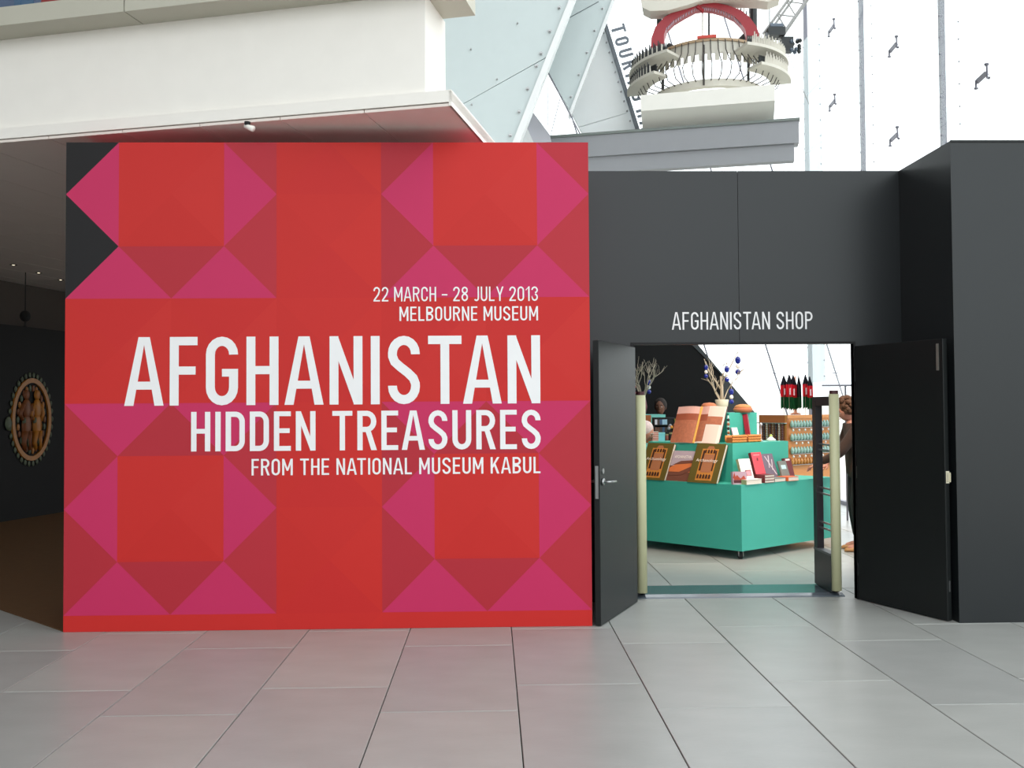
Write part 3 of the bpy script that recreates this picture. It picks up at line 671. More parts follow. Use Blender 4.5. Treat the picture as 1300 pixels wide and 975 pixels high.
for a, b in ((.07, .07), (1.5, .07), (.07, 1.5), (1.5, 1.5)):
    p = Vector((C1[0], C1[1], 0)) + dl * a + dr * b
    m = MB(); m.smooth = False; m.tube([(p.x - .018, p.y, .040), (p.x + .018, p.y, .040)], .040, 14); m.mi = 1
    m.box(p.x - .028, p.x - .020, p.y - .03, p.y + .02, .03, .088); m.box(p.x + .020, p.x + .028, p.y - .03, p.y + .02, .03, .088); m.box(p.x - .03, p.x + .03, p.y - .03, p.y + .03, .082, .09)
    m.build('castor', [rubber, steel], ds)

# ---- books. local frame: x along the width, face towards -y, leaning back
def cover_poly(mb, pts, w, h, mi, k, y):     # pts in 0..1 cover coordinates
    mb.mi = mi; mb.xz([(p[0] * w - w / 2, p[1] * h) for p in pts], y - .0006 * (k + 1), y)
def leaning(name, loc, rz, tilt, lab, cat, group=None):
    e = empty(name, loc, 0, lab, cat, group); e.rotation_euler = (Matrix.Rotation(rz, 4, 'Z') @ Matrix.Rotation(-tilt, 4, 'X')).to_euler(); return e
def book(loc, rz, tilt, w, h, t, cov, lab, prints=(), spine=None, group='books leaning on the turquoise display', title=None, tm=None):
    e = leaning('book', loc, rz, tilt, lab, 'book', group)
    MB().box(-w / 2, w / 2, 0, .004, 0, h).box(-w / 2, w / 2, t - .004, t, 0, h).build('cover', cov, e)
    MB().box(-w / 2 - .003, -w / 2 + .002, 0, t, 0, h).build('spine', spine or cov, e)
    MB().box(-w / 2 + .002, w / 2 - .005, .004, t - .004, .004, h - .004).build('pages', page, e)
    if prints:
        mb = MB(); mats = []
        for k, (pts, mt) in enumerate(prints):
            if mt not in mats: mats.append(mt)
            cover_poly(mb, pts, w, h, mats.index(mt), k, 0)
        mb.build('cover_print', mats, e)
    if title:
        txt, x0, x1, z0, z1 = title
        fc = bpy.data.curves.new('t', 'FONT'); fc.body = txt; fo = bpy.data.objects.new('t', fc); COL.objects.link(fo)
        bpy.context.view_layer.update(); me = bpy.data.meshes.new_from_object(fo.evaluated_get(bpy.context.evaluated_depsgraph_get())); bpy.data.objects.remove(fo)
        xs_ = [v.co.x for v in me.vertices]; ys_ = [v.co.y for v in me.vertices]
        for v in me.vertices:
            fx = (v.co.x - min(xs_)) / (max(xs_) - min(xs_)); fz = (v.co.y - min(ys_)) / (max(ys_) - min(ys_))
            v.co = Vector(((x0 + (x1 - x0) * fx) * w - w / 2, -.012 * 0 - .0145 * .5, (z0 + (z1 - z0) * fz) * h))
        me.materials.append(tm or paper); to = bpy.data.objects.new('title', me); COL.objects.link(to); to.parent = e
    return e
def rc(x0, x1, z0, z1): return [(x0, z0), (x1, z0), (x1, z1), (x0, z1)]
olive = mat('olive_cover', (96, 84, 34), .45); ochre = mat('ochre_print', (198, 130, 56), .5, noise=.1, nscale=40); dkbr = mat('dark_brown_print', (66, 34, 18), .6); brn = mat('brown_print', (168, 108, 72), .6)
sky_p = mat('dusk_print', (176, 160, 170), .6); orange_p = mat('dune_orange', (206, 112, 60), .6, noise=.12, nscale=15); brown_p = mat('dune_brown', (110, 64, 48), .6, noise=.12, nscale=15)
def arch_prints():
    P_ = [(rc(.24, .80, .06, .86), ochre), ([(.38, .86), (.66, .86), (.60, .93), (.44, .93)], brn), (rc(.36, .70, .26, .72), brn), (rc(.28, .35, .30, .82), dkbr), (rc(.71, .76, .30, .82), dkbr)]
    for k in range(4): x = .34 + .10 * k; P_.append(([(x, .75), (x + .06, .75), (x + .06, .82), (x + .03, .845), (x, .82)], dkbr))
    for k in range(5): x = .28 + .10 * k; P_.append(([(x, .11), (x + .06, .11), (x + .06, .19), (x + .03, .215), (x, .19)], dkbr))
    return P_
rzL = math.atan2(-.707, .707) + 0            # local x runs towards the corner: (.707,-.707)
def onleft(t, off, z, c=C1): p = Vector((c[0], c[1], 0)) + dl * t + Vector((.707, .707, 0)) * off; return (p.x, p.y, z)
def onright(t, off, z, c=C1): p = Vector((c[0], c[1], 0)) + dr * t + Vector((-dr.y, dr.x, 0)) * off; return (p.x, p.y, z)
book(onleft(1.13, -.01, Z1_), rzL, R(28), .36, .46, .042, olive, 'olive archaeology book leaning, the one nearest the left gate post', arch_prints(), title=('Archaeology', .12, .86, .50, .60))
book(onleft(.47, -.01, Z1_), rzL, R(28), .36, .47, .042, olive, 'olive archaeology book leaning, the one nearest the display corner', arch_prints(), title=('Archaeology', .12, .86, .50, .60))
book(onleft(.80, .01, Z1_), rzL, R(28), .28, .37, .035, brown_p, 'book with an orange desert dune cover, between the two olive archaeology books',
     [(rc(0, 1, .66, 1), sky_p), (rc(0, 1, .5, .67), sky_p), ([(0, .42), (.25, .55), (.7, .63), (1, .60), (1, .3), (0, .3)], orange_p), ([(.1, .52), (.45, .66), (1, .70), (1, .60), (.5, .56)], brown_p), ([(0, .22), (.5, .30), (1, .5), (1, .34), (.6, .2), (0, .18)], brown_p)],
     title=('AFGHANISTAN', .12, .9, .74, .84))
# open picture book on the middle tier
ob = leaning('open_book', onleft(.49, -.02, Z2_, C2), rzL, R(25), 'large open picture book of desert ruins standing on the middle tier', 'book')
sky1 = mat('picture_sky', (226, 178, 168), .6, noise=.08, nscale=6); ruin = mat('picture_ruins', (182, 112, 84), .6, noise=.35, nscale=30); ruin2 = mat('picture_ridge', (160, 84, 60), .6, noise=.2, nscale=12); pinkp = mat('text_page', (250, 216, 204), .7); yel = mat('gutter_yellow', (240, 190, 96), .6)
cvm = mat('open_book_cover', (82, 28, 30), .5)
MB().box(-.32, .32, .028, .034, -.0, .454).build('cover', cvm, ob)
def pagehalf(x0, x1, mts, prints):
    n = 8; m = MB()
    def yy(f): return .022 - .020 * math.sin(PI * min(1, f) ** .8)
    fl = x0 < 0
    for i in range(n):
        f0, f1 = i / n, (i + 1) / n; g = (lambda f: 1 - f) if fl else (lambda f: f)
        xa, xb = x0 + (x1 - x0) * f0, x0 + (x1 - x0) * f1
        m.mi = 0; m.prism([(xa, yy(g(f0)), 0), (xb, yy(g(f1)), 0), (xb, .028, 0), (xa, .028, 0)], (0, 0, .45))
        for (px0, px1, pz0, pz1, mi) in prints:
            q0, q1 = max(px0, f0), min(px1, f1)
            if q1 <= q0: continue
            y0_, y1_ = yy(g(q0)) - .0008, yy(g(q1)) - .0008
            m.mi = mi; m.add([(x0 + (x1 - x0) * q0, y0_, pz0 * .45), (x0 + (x1 - x0) * q1, y1_, pz0 * .45), (x0 + (x1 - x0) * q1, y1_, pz1 * .45), (x0 + (x1 - x0) * q0, y0_, pz1 * .45)], [(0, 1, 2, 3)])
    return m.build('pages', mts, ob)
pagehalf(-.315, -.002, [paper, sky1, ruin2, ruin, yel], [(0, 1, .80, 1, 1), (0, 1, .62, .80, 2), (0, 1, .0, .62, 3)])
pagehalf(.002, .315, [paper, sky1, ruin2, ruin, pinkp], [(0, .36, .78, 1, 1), (0, .36, .60, .78, 2), (0, .36, .04, .60, 3), (.38, .95, .74, 1, 4), (.36, .95, .50, .72, 3), (.38, .88, .0, .48, 4)])
MB().box(-.010, .010, .010, .022, 0, .45).build('gutter', yel, ob)

rzR = math.atan2(dr.y, dr.x)
def lying(loc, rz, w, d, t, cov, lab, spine=None, name='book'):
    e = empty(name, loc, rz, lab, 'book', 'books lying on the right ledge')
    MB().box(-w / 2, w / 2, -d / 2, d / 2, 0, .003).box(-w / 2, w / 2, -d / 2, d / 2, t - .003, t).build('cover', cov, e)
    MB().box(-w / 2 - .002, -w / 2 + .003, -d / 2, d / 2, 0, t).build('spine', spine or cov, e)
    MB().box(-w / 2 + .003, w / 2 - .004, -d / 2 + .004, d / 2 - .004, .003, t - .003).build('pages', page, e)
    return e
whitec = mat('white_cover', (238, 236, 232), .5); redc = mat('red_cover', (226, 70, 84), .45); dred = mat('dark_red_cover', (110, 30, 36), .5); sage = mat('sage_spine', (160, 170, 130), .6)
purp = mat('grey_purple_cover', (112, 100, 116), .5, noise=.15, nscale=25); rust = mat('rust_spine', (170, 84, 48), .6); orng = mat('orange_cover', (228, 108, 58), .5); greyb = mat('grey_cover', (120, 126, 122), .6)
FR = rzR
lying(onright(.20, .07, Z1_), FR, .26, .17, .05, whitec, 'thick white book lying flat under the standing white book', sage)
book(onright(.25, .10, Z1_ + .051), FR + R(0), R(16), .19, .215, .03, whitec, 'white book with a small pink square on its cover, standing', [(rc(.35, .85, .12, .42), dred), (rc(.45, .8, .14, .38), mat('pink_patch', (240, 150, 160), .6))], spine=sage)
for k in range(3): lying(onright(.47, .07, Z1_ + .029 * k), FR, .17, .16, .028, dred, ['lowest', 'middle', 'topmost'][k] + ' dark red book in the pile under the standing red book', dred)
book(onright(.475, .11, Z1_ + .0875), FR, R(16), .17, .24, .035, redc, 'red book with a dark spine standing on the dark red pile', [([(.4, .62), (.55, .60), (.6, .72), (.48, .78)], dred), (rc(.2, .8, .86, .89), mat('pale_pink', (250, 170, 170), .6))], spine=dred)
lying(onright(.66, .08, Z1_), FR, .20, .17, .04, greyb, 'grey book lying under the standing grey and purple book', greyb)
lying(onright(.87, .06, Z1_), FR, .19, .17, .045, orng, 'bright orange book lying flat near the right gate', orng)
lines_m = mat('cover_lines', (214, 200, 206), .6)
book(onright(.70, .13, Z1_ + .041), FR, R(18), .22, .265, .035, purp, 'grey and purple book with a rust-coloured spine, standing', [([(.3, .9), (.36, .9), (.95, .1), (.88, .1)], lines_m), ([(.6, .92), (.66, .92), (.5, .4), (.45, .4)], lines_m), ([(.8, .75), (.85, .75), (.7, .3), (.66, .3)], lines_m)], spine=rust)
book(onright(.92, .11, Z1_ + .046), FR, R(18), .14, .17, .02, greyb, 'small grey booklet with a pale label, standing above the orange book', [(rc(.2, .8, .45, .72), mat('pale_blue', (190, 225, 228), .6))])
book(onright(1.07, .14, Z1_), FR, R(15), .13, .24, .03, dred, 'narrow dark red book standing beside the right gate', [(rc(.2, .8, .88, .96), whitec)])
# small boxed card set
bx = leaning('card_box', onright(.055, -.0 + .055, Z1_), R(8), R(6), 'small boxed card set with a red and mauve picture at the display corner', 'box')
MB().box(-.078, .078, 0, .05, 0, .135).build('box', mat('mauve_box', (190, 160, 176), .5), bx)
m = MB(); cover_poly(m, [(.05, .35), (.3, .75), (.55, .45), (.8, .7), (.95, .35)], .156, .135, 0, 0, 0); cover_poly(m, rc(.05, .95, .12, .34), .156, .135, 1, 1, 0); cover_poly(m, [(0, .5), (.12, .95), (.2, .6), (.16, .4)], .156, .135, 0, 2, 0); m.build('picture', [mat('rust_red', (176, 72, 52), .6), mat('maroon_print', (96, 40, 50), .6)], bx)
# middle tier, right ledge
for k, (t, w) in enumerate(((.18, .24), (.445, .22))):
    e = empty('woven_basket', onright(t, .10, Z2_, C2), FR, ['orange woven basket nearest the display corner, in front of the white card', 'orange woven basket on the right, below the tall red book'][k], 'basket', 'orange woven baskets on the middle tier')
    m = MB(); m.smooth = True; nb = 9
    for row in range(3):
        for i in range(nb): m.ball((-w / 2 + w * (i + .5) / nb, -.05, .016 + .028 * row), .017, 8, 5, (1, .8, .9))
    m.build('woven_side', mat('woven_orange', (212, 136, 72), .8, noise=.3, nscale=50), e); m = MB(); m.smooth = True
    for i in range(nb): m.ball((-w / 2 + w * (i + .5) / nb, .05, .045), .017, 6, 4, (1, .8, 2.4))
    m.build('woven_side', mat('woven_orange', (212, 136, 72), .8, noise=.3, nscale=50), e)
    MB().box(-w / 2 + .01, w / 2 - .01, -.045, .045, .001, .06).build('basket_body', mat('woven_inner', (178, 100, 50), .8), e)
book(onright(.30, .17, Z2_, C2), FR, R(16), .10, .17, .012, whitec, 'small white card standing behind the orange baskets', spine=mat('mauve_edge', (150, 130, 150), .6))
book(onright(.57, .19, Z2_, C2), FR + R(30), R(8), .075, .32, .05, mat('crimson_cover', (160, 22, 50), .45), 'tall narrow crimson book standing at the right of the top tier')
e = empty('silver_lamp', onright(.66, .13, Z2_, C2), 0, 'slim silver ornament standing right of the crimson book', 'ornament'); m = MB(); m.smooth = True
m.lathe([(.022, 0), (.022, .01), (.008, .03), (.010, .13), (.006, .17), (.018, .185), (.02, .20), (.004, .215)], seg=10); m.build('stem', mat('silver', (205, 200, 205), .3, metal=.6), e)
e = empty('trinket_cone', onright(.83, .12, Z2_, C2), 0, 'low white trinket dish with a green top at the right end of the middle tier', 'ornament'); m = MB(); m.smooth = True
m.lathe([(.05, 0), (.055, .02), (.03, .035), (.012, .055)], seg=12); m.build('dish', whitec, e); m = MB(); m.ball((0, 0, .06), .018, 8, 5); m.build('knob', mat('lime', (190, 210, 110), .5), e)
# beaded strip at the corner of the top tier
e = empty('beaded_strip', (C3[0] - .02, C3[1] - .055, Z2_), 0, 'dark beaded hanging strip at the corner of the top tier', 'ornament')
MB().box(-.016, .016, -.006, .006, .03, .30).build('strap', teal_light, e)
for k in range(5): m = MB(); m.ball((0, -.008, .06 + .048 * k), .017, 8, 5, (1, .5, 1)); m.build('bead', mat('bead_%d' % (k % 2), [(40, 36, 34), (150, 100, 60)][k % 2], .5), e)
MB().lathe([(.03, 0), (.03, .012), (.008, .03), (.008, .3)], seg=10).build('stand', whitec, e)
# felt hats
def hat(px, py, Y, w, lab):
    p = at(px, py, Y); e = empty('felt_hat', (p.x, Y, Z3_), 0, lab, 'hat', 'felt hats on the top tier'); m = MB(); m.smooth = True
    m.lathe([(w * .85, 0), (w, .02), (w * 1.03, .035), (w * .98, .05), (w * .9, .055)], seg=18); m.build('rolled_brim', mat('felt_brown', (186, 116, 84), .9, noise=.15, nscale=30), e)
    m = MB(); m.smooth = True; m.lathe([(w * .9, .05), (w * .92, .065), (w * .7, .085), (w * .3, .095), (.004, .097)], seg=18); m.build('crown', mat('felt_tan', (196, 140, 92), .9, noise=.15, nscale=30), e)
hat(943, 520, 10.32, .105, 'tan rolled felt hat on the right of the top tier')
e = empty('felt_hat', (at(900, 512, 10.33).x, 10.33, Z3_), 0, 'brown rolled felt hat partly behind the open picture book', 'hat', 'felt hats on the top tier')
m = MB(); m.smooth = True; m.lathe([(.08, 0), (.088, .03), (.088, .06)], seg=18); m.build('rolled_brim', MATS['felt_brown'], e); m = MB(); m.smooth = True; m.lathe([(.088, .06), (.085, .09), (.06, .11), (.003, .118)], seg=18); m.build('crown', MATS['felt_brown'], e)

# vases with bleached branches
def branches(seed, spread, height, n, lean_=0):
    rr = random.Random(seed); m = MB(); m.smooth = True
    def grow(p, d, L, r, depth):
        pts = [p]; q = Vector(p); dd = Vector(d)
        for i in range(4):
            dd = (dd + Vector((rr.uniform(-.28, .28), rr.uniform(-.28, .28), rr.uniform(-.1, .25)))).normalized(); q = q + dd * L / 4; pts.append(tuple(q))
        m.tube(pts, [r * (1 - .14 * i) for i in range(5)], 5)
        if depth > 0:
            for k in range(3):
                i = rr.choice([2, 3, 4]); d2 = (dd + Vector((rr.uniform(-1, 1) * .8, rr.uniform(-1, 1) * .5, rr.uniform(.0, .6)))).normalized()
                grow(pts[i], d2, L * rr.uniform(.55, .75), r * .55, depth - 1)
    for k in range(n):
        a = -1 + 2 * k / max(1, n - 1); grow((a * .012, 0, 0), Vector((a * spread + lean_, rr.uniform(-.3, .3), 1)).normalized(), height * rr.uniform(.42, .56), .0095, 2)
    return m
pv = at(916.5, 511, 10.42)
e = empty('branch_vase', (pv.x, 10.42, Z3_ + .001), 0, 'white pot with tall bleached branches on top of the turquoise display', 'vase')
m = MB(); m.smooth = True; m.lathe([(.055, 0), (.078, .145), (.072, .15), (.06, .13), (.01, .12)], seg=18); m.build('pot', mat('pot_grey_white', (206, 204, 186), .6), e)
o = branches(4, .55, .62, 4).build('branches', twig, e); o.location = (0, 0, .12)
m = MB(); m.smooth = True; m.tube([(0, 0, .1), (.0, 0, .30), (-.01, 0, .42)], [.022, .018, .012], 8); m.tube([(0, 0, .25), (-.07, 0, .36), (-.16, 0, .50), (-.20, 0, .62)], [.012, .009, .007, .004], 6); m.tube([(0, 0, .3), (.06, 0, .45), (.13, 0, .58), (.2, 0, .72)], [.012, .009, .007, .004], 6); m.build('trunk', twig, e)
pl2 = at(815, 525, 11.85)
ev = empty('branch_vase', (pl2.x, 11.85, 1.504), 0, 'dark pot with bleached curly branches above the left cream gate post', 'vase')
m = MB(); m.smooth = True; m.lathe([(.05, 0), (.07, .1), (.05, .22), (.04, .22), (.03, .2)], seg=16); m.build('pot', mat('pot_maroon', (100, 34, 40), .5), ev)
o = branches(11, .5, .60, 6).build('branches', twig, ev); o.location = (0, 0, .17)
# blue eye pendants
cob = mat('cobalt_glass', (30, 44, 140), .15, .6); wht = whitec
def pendant(px, y0, y1, Y, lab, ccol=cob):
    a = at(px, y0, Y); b = at(px, y1, Y); L = a.z - b.z
    e = empty('eye_pendant', b, 0, lab, 'ornament', 'blue glass pendants on the branches')
    MB().tube([(0, 0, L * .55), (0, 0, L)], .003, 5).build('string', twig, e)
    m = MB(); m.smooth = True; m.ball((0, 0, L * .66), L * .125, 10, 6, (1, .5, 1.3)); m.build('top_disc', ccol, e)
    m = MB(); m.smooth = True; m.ball((0, 0, L * .40), L * .10, 10, 6, (1, .6, 1.1)); m.build('white_bead', wht, e)
    m = MB(); m.smooth = True; m.ball((0, 0, L * .16), L * .12, 10, 6, (1, .5, 1)); m.build('bottom_disc', ccol, e)
pendant(896.5, 459, 481, 10.42, 'blue and white glass pendant hanging at the far left of the potted branches')
pendant(923, 460, 486, 10.36, 'blue and white glass pendant hanging just right of the branch trunk')
pendant(937, 447, 477, 10.45, 'slim dark blue pendant hanging highest on the right of the potted branches')
pendant(928.7, 489, 514, 10.40, 'blue pendant hanging lowest, beside the white pot')
pendant(824, 478, 501, 11.8, 'small blue pendant hanging on the curly branches at the left gate post')
pendant(805.5, 486, 501, 11.8, 'small red pendant at the left edge of the doorway', mat('pendant_red', (200, 40, 70), .3))

# ---------------------------------------------------------------- orange wood rack with rows of glass trinkets
K0 = Vector((3.79, 11.6, 0)); K1 = Vector((3.585, 12.0, 0)); K1 = K0 + (K1 - K0).normalized() * .5; K2 = Vector((4.66, 12.2, 0))
rk = empty('trinket_rack', K0, 0, 'orange wooden rack hung with rows of small glass trinkets behind the turquoise display', 'rack')
f = (K2 - K0); FW = f.length; fa = math.atan2(f.y, f.x)
def rot_build(m, nm, mt, a): o = m.build(nm, mt, rk); o.rotation_euler = (0, 0, a); return o
rot_build(B(0, FW, 0, .03, .0, 1.484), 'front_panel', wood, fa)
g = (K1 - K0); ga = math.atan2(g.y, g.x); gl = g.length
rot_build(B(0.0, gl, -.03, 0, .0, 1.484), 'side_panel', wood_dark, ga)
rot_build(B(0, FW, -.012, 0, 1.44, 1.484), 'top_rail', wood, fa)
seaglass = mat('sea_glass', (150, 186, 176), .2, .6, noise=.2, nscale=40); amber = mat('amber_glass', (190, 130, 60), .25, .6)
MBt = MB(); MBt.smooth = True; MBt.lathe([(.006, 0), (.022, .012), (.026, .05), (.016, .075), (.01, .09)], seg=8); jar_o = MBt.build('trinket', seaglass, rk); jar_me = jar_o.data; bpy.data.objects.remove(jar_o)
m2 = MB(); m2.smooth = True; m2.ball((0, 0, -.01), .014, 6, 4, (1, 1, 1.2)); drop_o = m2.build('d', whitec, rk); drop_me = drop_o.data; bpy.data.objects.remove(drop_o)
m2 = MB(); m2.smooth = True; m2.lathe([(.006, 0), (.022, .012), (.024, .05), (.012, .08)], seg=8); am_o = m2.build('d', amber, rk); am_me = am_o.data; bpy.data.objects.remove(am_o)
fd = f.normalized(); fn = Vector((fd.y, -fd.x, 0))
for row, z in enumerate((1.34, 1.17, 1.0, .86)):
    rot_build(MB().box(.05, FW - .02, -.05, -.0, z - .022, z - .016), 'shelf_rail', steel, fa)
    for k in range(15):
        p = fd * (.06 + .062 * k) + fn * .032
        piece('trinket', am_me if row == 3 else jar_me, rk, (p.x, p.y, z - .016)); 
        if row < 3 and k % 2 == row % 2: q = fd * (.06 + .062 * k) + fn * .05; piece('drop_bead', drop_me, rk, (q.x, q.y, z - .04))
# scarves and bead strings on the side panel
gd = g.normalized(); gn = Vector((gd.y, -gd.x, 0)); gn = gn if gn.y < 0 else -gn
bc_ = [mat('beads_a', (96, 60, 60), .5), mat('beads_b', (190, 180, 170), .4), mat('beads_c', (60, 50, 60), .4), mat('beads_d', (140, 110, 90), .4)]
for k in range(8):
    m = MB(); m.smooth = True; p = gd * (.05 + .055 * k) + gn * .03
    for q in range(9): m.ball((p.x, p.y, 1.36 - .03 * q), .016, 6, 4, (1, 1, 1.1))
    m.build('bead_string', bc_[k % 4], rk)
rot_build(MB().box(0, gl, -.04 if gn.dot(Vector((-gd.y, gd.x, 0))) < 0 else 0, .04 if gn.dot(Vector((-gd.y, gd.x, 0))) > 0 else 0, 1.375, 1.385), 'hanging_rail', steel, ga)

# flags on the rack
fs = at(1010, 524, 12.1)
e = empty('flag_stand', (fs.x, 12.1, 1.484), 0, 'small wooden stand holding the paper flags on top of the rack', 'stand')
m = MB(); m.smooth = True; m.lathe([(.07, 0), (.07, .015), (.02, .03), (.018, .16), (.012, .35), (.008, .52)], seg=10); m.build('pole', mat('stand_wood', (200, 130, 100), .6), e)
fk = mat('flag_black', (40, 36, 48), .7); fr = mat('flag_red', (236, 40, 60), .7, noise=.15, nscale=40); fg = mat('flag_green', (30, 112, 64), .7, noise=.15, nscale=30); fw = mat('flag_white', (236, 200, 205), .7)
names = ['leftmost', 'second from the left', 'third from the left', 'thin dark fourth', 'fifth', 'rightmost']
for k, (px, pt, pbm, w) in enumerate([(995.5, 477, 519, 9.5), (1002.5, 475.5, 520, 9), (1007.5, 476, 521, 9), (1014.5, 477, 519, 5.5), (1023, 475.5, 519, 8.5), (1028.5, 478, 520, 7)]):
    Yk = 12.0 - .03 * (k % 2); a = at(px, pt, Yk); b = at(px, pbm, Yk); H = a.z - b.z; W2 = w / 1152 * 12
    e = empty('paper_flag', b, 0, names[k] + ' of the folded black, red and green flags on the wooden rack', 'flag', 'folded flags above the wooden rack')
    nf = 6
    def fold(f0, f1, mt, nm, zig=0):
        m = MB()
        for i in range(nf):
            xs0, xs1 = -1 + 2 * i / nf, -1 + 2 * (i + 1) / nf; vs = []
            def P(xn, fz, i_): wd_ = W2 / 2 * min(1, .12 + (1 - fz) * 3.2) ; return (xn * wd_, .02 * (1 if i_ % 2 else -1) * min(1, (1 - fz) * 2), fz * H)
            zb = lambda i_: f0 - (zig * (.06 if i_ % 2 else 0))
            m.prism([P(xs0, zb(i), i), P(xs1, zb(i + 1), i + 1), P(xs1, f1, i + 1), P(xs0, f1, i)], (0, .004, 0))
        m.build(nm, mt, e)
    fold(.72, 1.0, fk, 'black_band'); fold(.36, .72, fr if k != 3 else fk, 'red_band'); fold(.05, .36, fg, 'green_band', 1)
    if k != 3: m = MB(); m.prism([(-.008, -.028, .42 * H), (.010, -.028, .42 * H), (.010, -.028, .62 * H), (-.008, -.028, .6 * H)], (0, .005, 0)); m.build('white_emblem', fw, e)
    MB().tube([(0, .012, 1.485 - b.z), (0, .012, H + .01)], .003, 5).build('stick', twig, e)

# ---------------------------------------------------------------- left shop unit with trinkets
lu = empty('teal_counter', (0, 0, 0), 0, 'turquoise counter with orange side panel at the far left inside the shop', 'counter')
MB().box(1.55, 2.262, 11.8, 12.3, 0, 1.502).build('back_block', teal_light, lu); MB().box(1.55, 2.36, 11.35, 11.8, 0, 1.135).build('front_block', teal_light, lu)
a = at(819, 527, 11.75); b = at(827, 541, 11.75); MB().box(a.x - .3, b.x, 11.77, 11.80, 1.136, a.z + .0).build('side_panel', wood_dark, lu)
def small(nm, px0, px1, py0, py1, Y, dep, mt, lab, cat, z0=None, grp=None):
    a = at(px0, py0, Y); b = at(px1, py1, Y); z0 = b.z if z0 is None else z0
    e = empty(nm, ((a.x + b.x) / 2, Y, z0), 0, lab, cat, grp); w = (b.x - a.x) / 2; h = a.z - z0
    return e, w, h
e, w, h = small('card_rack', 829, 849, 530, 553, 11.6, .1, None, 'black rack of small blue and white cards on the left counter', 'rack', 1.136)
MB().box(-w, w, .06, .08, 0, h).box(-w, -w + .012, -.04, .08, 0, h).build('frame', rubber, e)
rr = random.Random(2)
for r_ in range(3):
    MB().box(-w, w, -.04, .06, h * (.12 + .3 * r_) - .01, h * (.12 + .3 * r_)).build('shelf', rubber, e)
    for k in range(5):
        x = -w + .02 + (2 * w - .04) * k / 5; cc = rr.choice([(214, 214, 226), (60, 90, 130), (100, 70, 60), (150, 190, 215), (70, 60, 60)])
        MB().box(x, x + .03, -.02, -.014, h * (.12 + .3 * r_), h * (.12 + .3 * r_) + h * .2).build('card', mat('card_%d' % (sum(cc)), cc, .6), e)
e, w, h = small('toy_pile', 846, 858, 540, 548, 11.5, .1, None, 'small pile of orange and brown trinkets hanging by the card rack', 'trinkets', 1.32)
m = MB(); m.smooth = True
for k in range(12): m.mi = k % 3; m.ball((rr.uniform(-w, w), rr.uniform(-.03, .03), rr.uniform(.0, h)), .022, 6, 4)
m.build('trinket_cluster', [mat('t_or', (214, 140, 50), .5), mat('t_br', (120, 84, 66), .5), mat('t_gr', (150, 150, 160), .5)], e)
MB().tube([(0, .02, -.184), (0, .02, h)], .008, 6).build('stand', rubber, e)
e, w, h = small('gift_box', 833, 843.5, 550.5, 562, 11.45, .1, None, 'pale turquoise gift box on the left counter', 'box', 1.136)
MB().box(-w, w, -.04, .06, 0, h).build('body', mat('gift_teal', (130, 215, 225), .5), e); MB().box(-w - .003, w + .003, -.043, .063, h, h + .015).build('lid', mat('gift_teal_lid', (150, 225, 232), .5), e)
for k, (px, w_p) in enumerate(((846.5, 4.5), (852, 5.5))):
    e, w, h = small('candle_jar', px - w_p / 2, px + w_p / 2, 551 - k * 2, 562, 11.45, .1, None, ['small brown jar', 'black lidded jar'][k] + ' right of the pale turquoise gift box', 'jar', 1.136)
    m = MB(); m.smooth = True; m.lathe([(w * .8, 0), (w * 1.1, h * .5), (w * .9, h * .85)], seg=12); m.build('jar', [mat('jar_brown', (120, 60, 44), .4), rubber][k], e)
    m = MB(); m.lathe([(w, h * .85), (w, h)], seg=12); m.build('lid', mat('jar_gold', (150, 140, 100), .4), e)
for k in range(7):
    a = at(827.5, 562 - k * 2.1, 11.42)
    e = empty('notebook', (a.x + .04, 11.42, 1.136 + .022 * k), R(4 * (k % 2)), '%s red and cream notebook of the stack by the left gate post' % ['lowest', 'second lowest', 'third lowest', 'middle', 'third highest', 'second highest', 'topmost'][k], 'notebook', 'stack of notebooks by the left gate post')
    MB().box(-.04, .04, -.03, .05, 0, .012).build('cover', mat('notebook_red', (176, 84, 76), .5), e); MB().box(-.038, .038, -.028, .048, .012, .021).build('pages', page, e)
e, w, h = small('green_vase', 856, 861.5, 531.5, 556, 11.6, .1, None, 'small yellow-green vase left of the open picture book', 'vase', 1.136)
m = MB(); m.smooth = True; m.lathe([(w * .6, 0), (w, h * .3), (w * .5, h * .6), (w * 1.1, h)], seg=12); m.build('body', mat('olive_glaze', (150, 150, 70), .3), e)

# ---------------------------------------------------------------- black partition at the back of the shop
def xz_at(pts, Y): return [(at(x, y, Y).x, at(x, y, Y).z) for x, y in pts]
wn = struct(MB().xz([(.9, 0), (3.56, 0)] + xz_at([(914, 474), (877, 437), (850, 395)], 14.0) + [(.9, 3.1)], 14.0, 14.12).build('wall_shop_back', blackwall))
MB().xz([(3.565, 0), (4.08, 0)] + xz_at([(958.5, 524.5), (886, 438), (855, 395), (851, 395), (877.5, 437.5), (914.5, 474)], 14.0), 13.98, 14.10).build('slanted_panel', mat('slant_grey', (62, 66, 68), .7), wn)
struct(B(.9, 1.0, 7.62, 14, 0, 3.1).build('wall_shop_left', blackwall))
rl = struct(MB().tube([(4.62, 12.6, 1.885), (5.55, 12.6, 1.885)], .014, 8).tube([(4.95, 12.6, 0), (4.95, 12.6, 1.885)], .014, 8).build('trim_2', mullion_m))

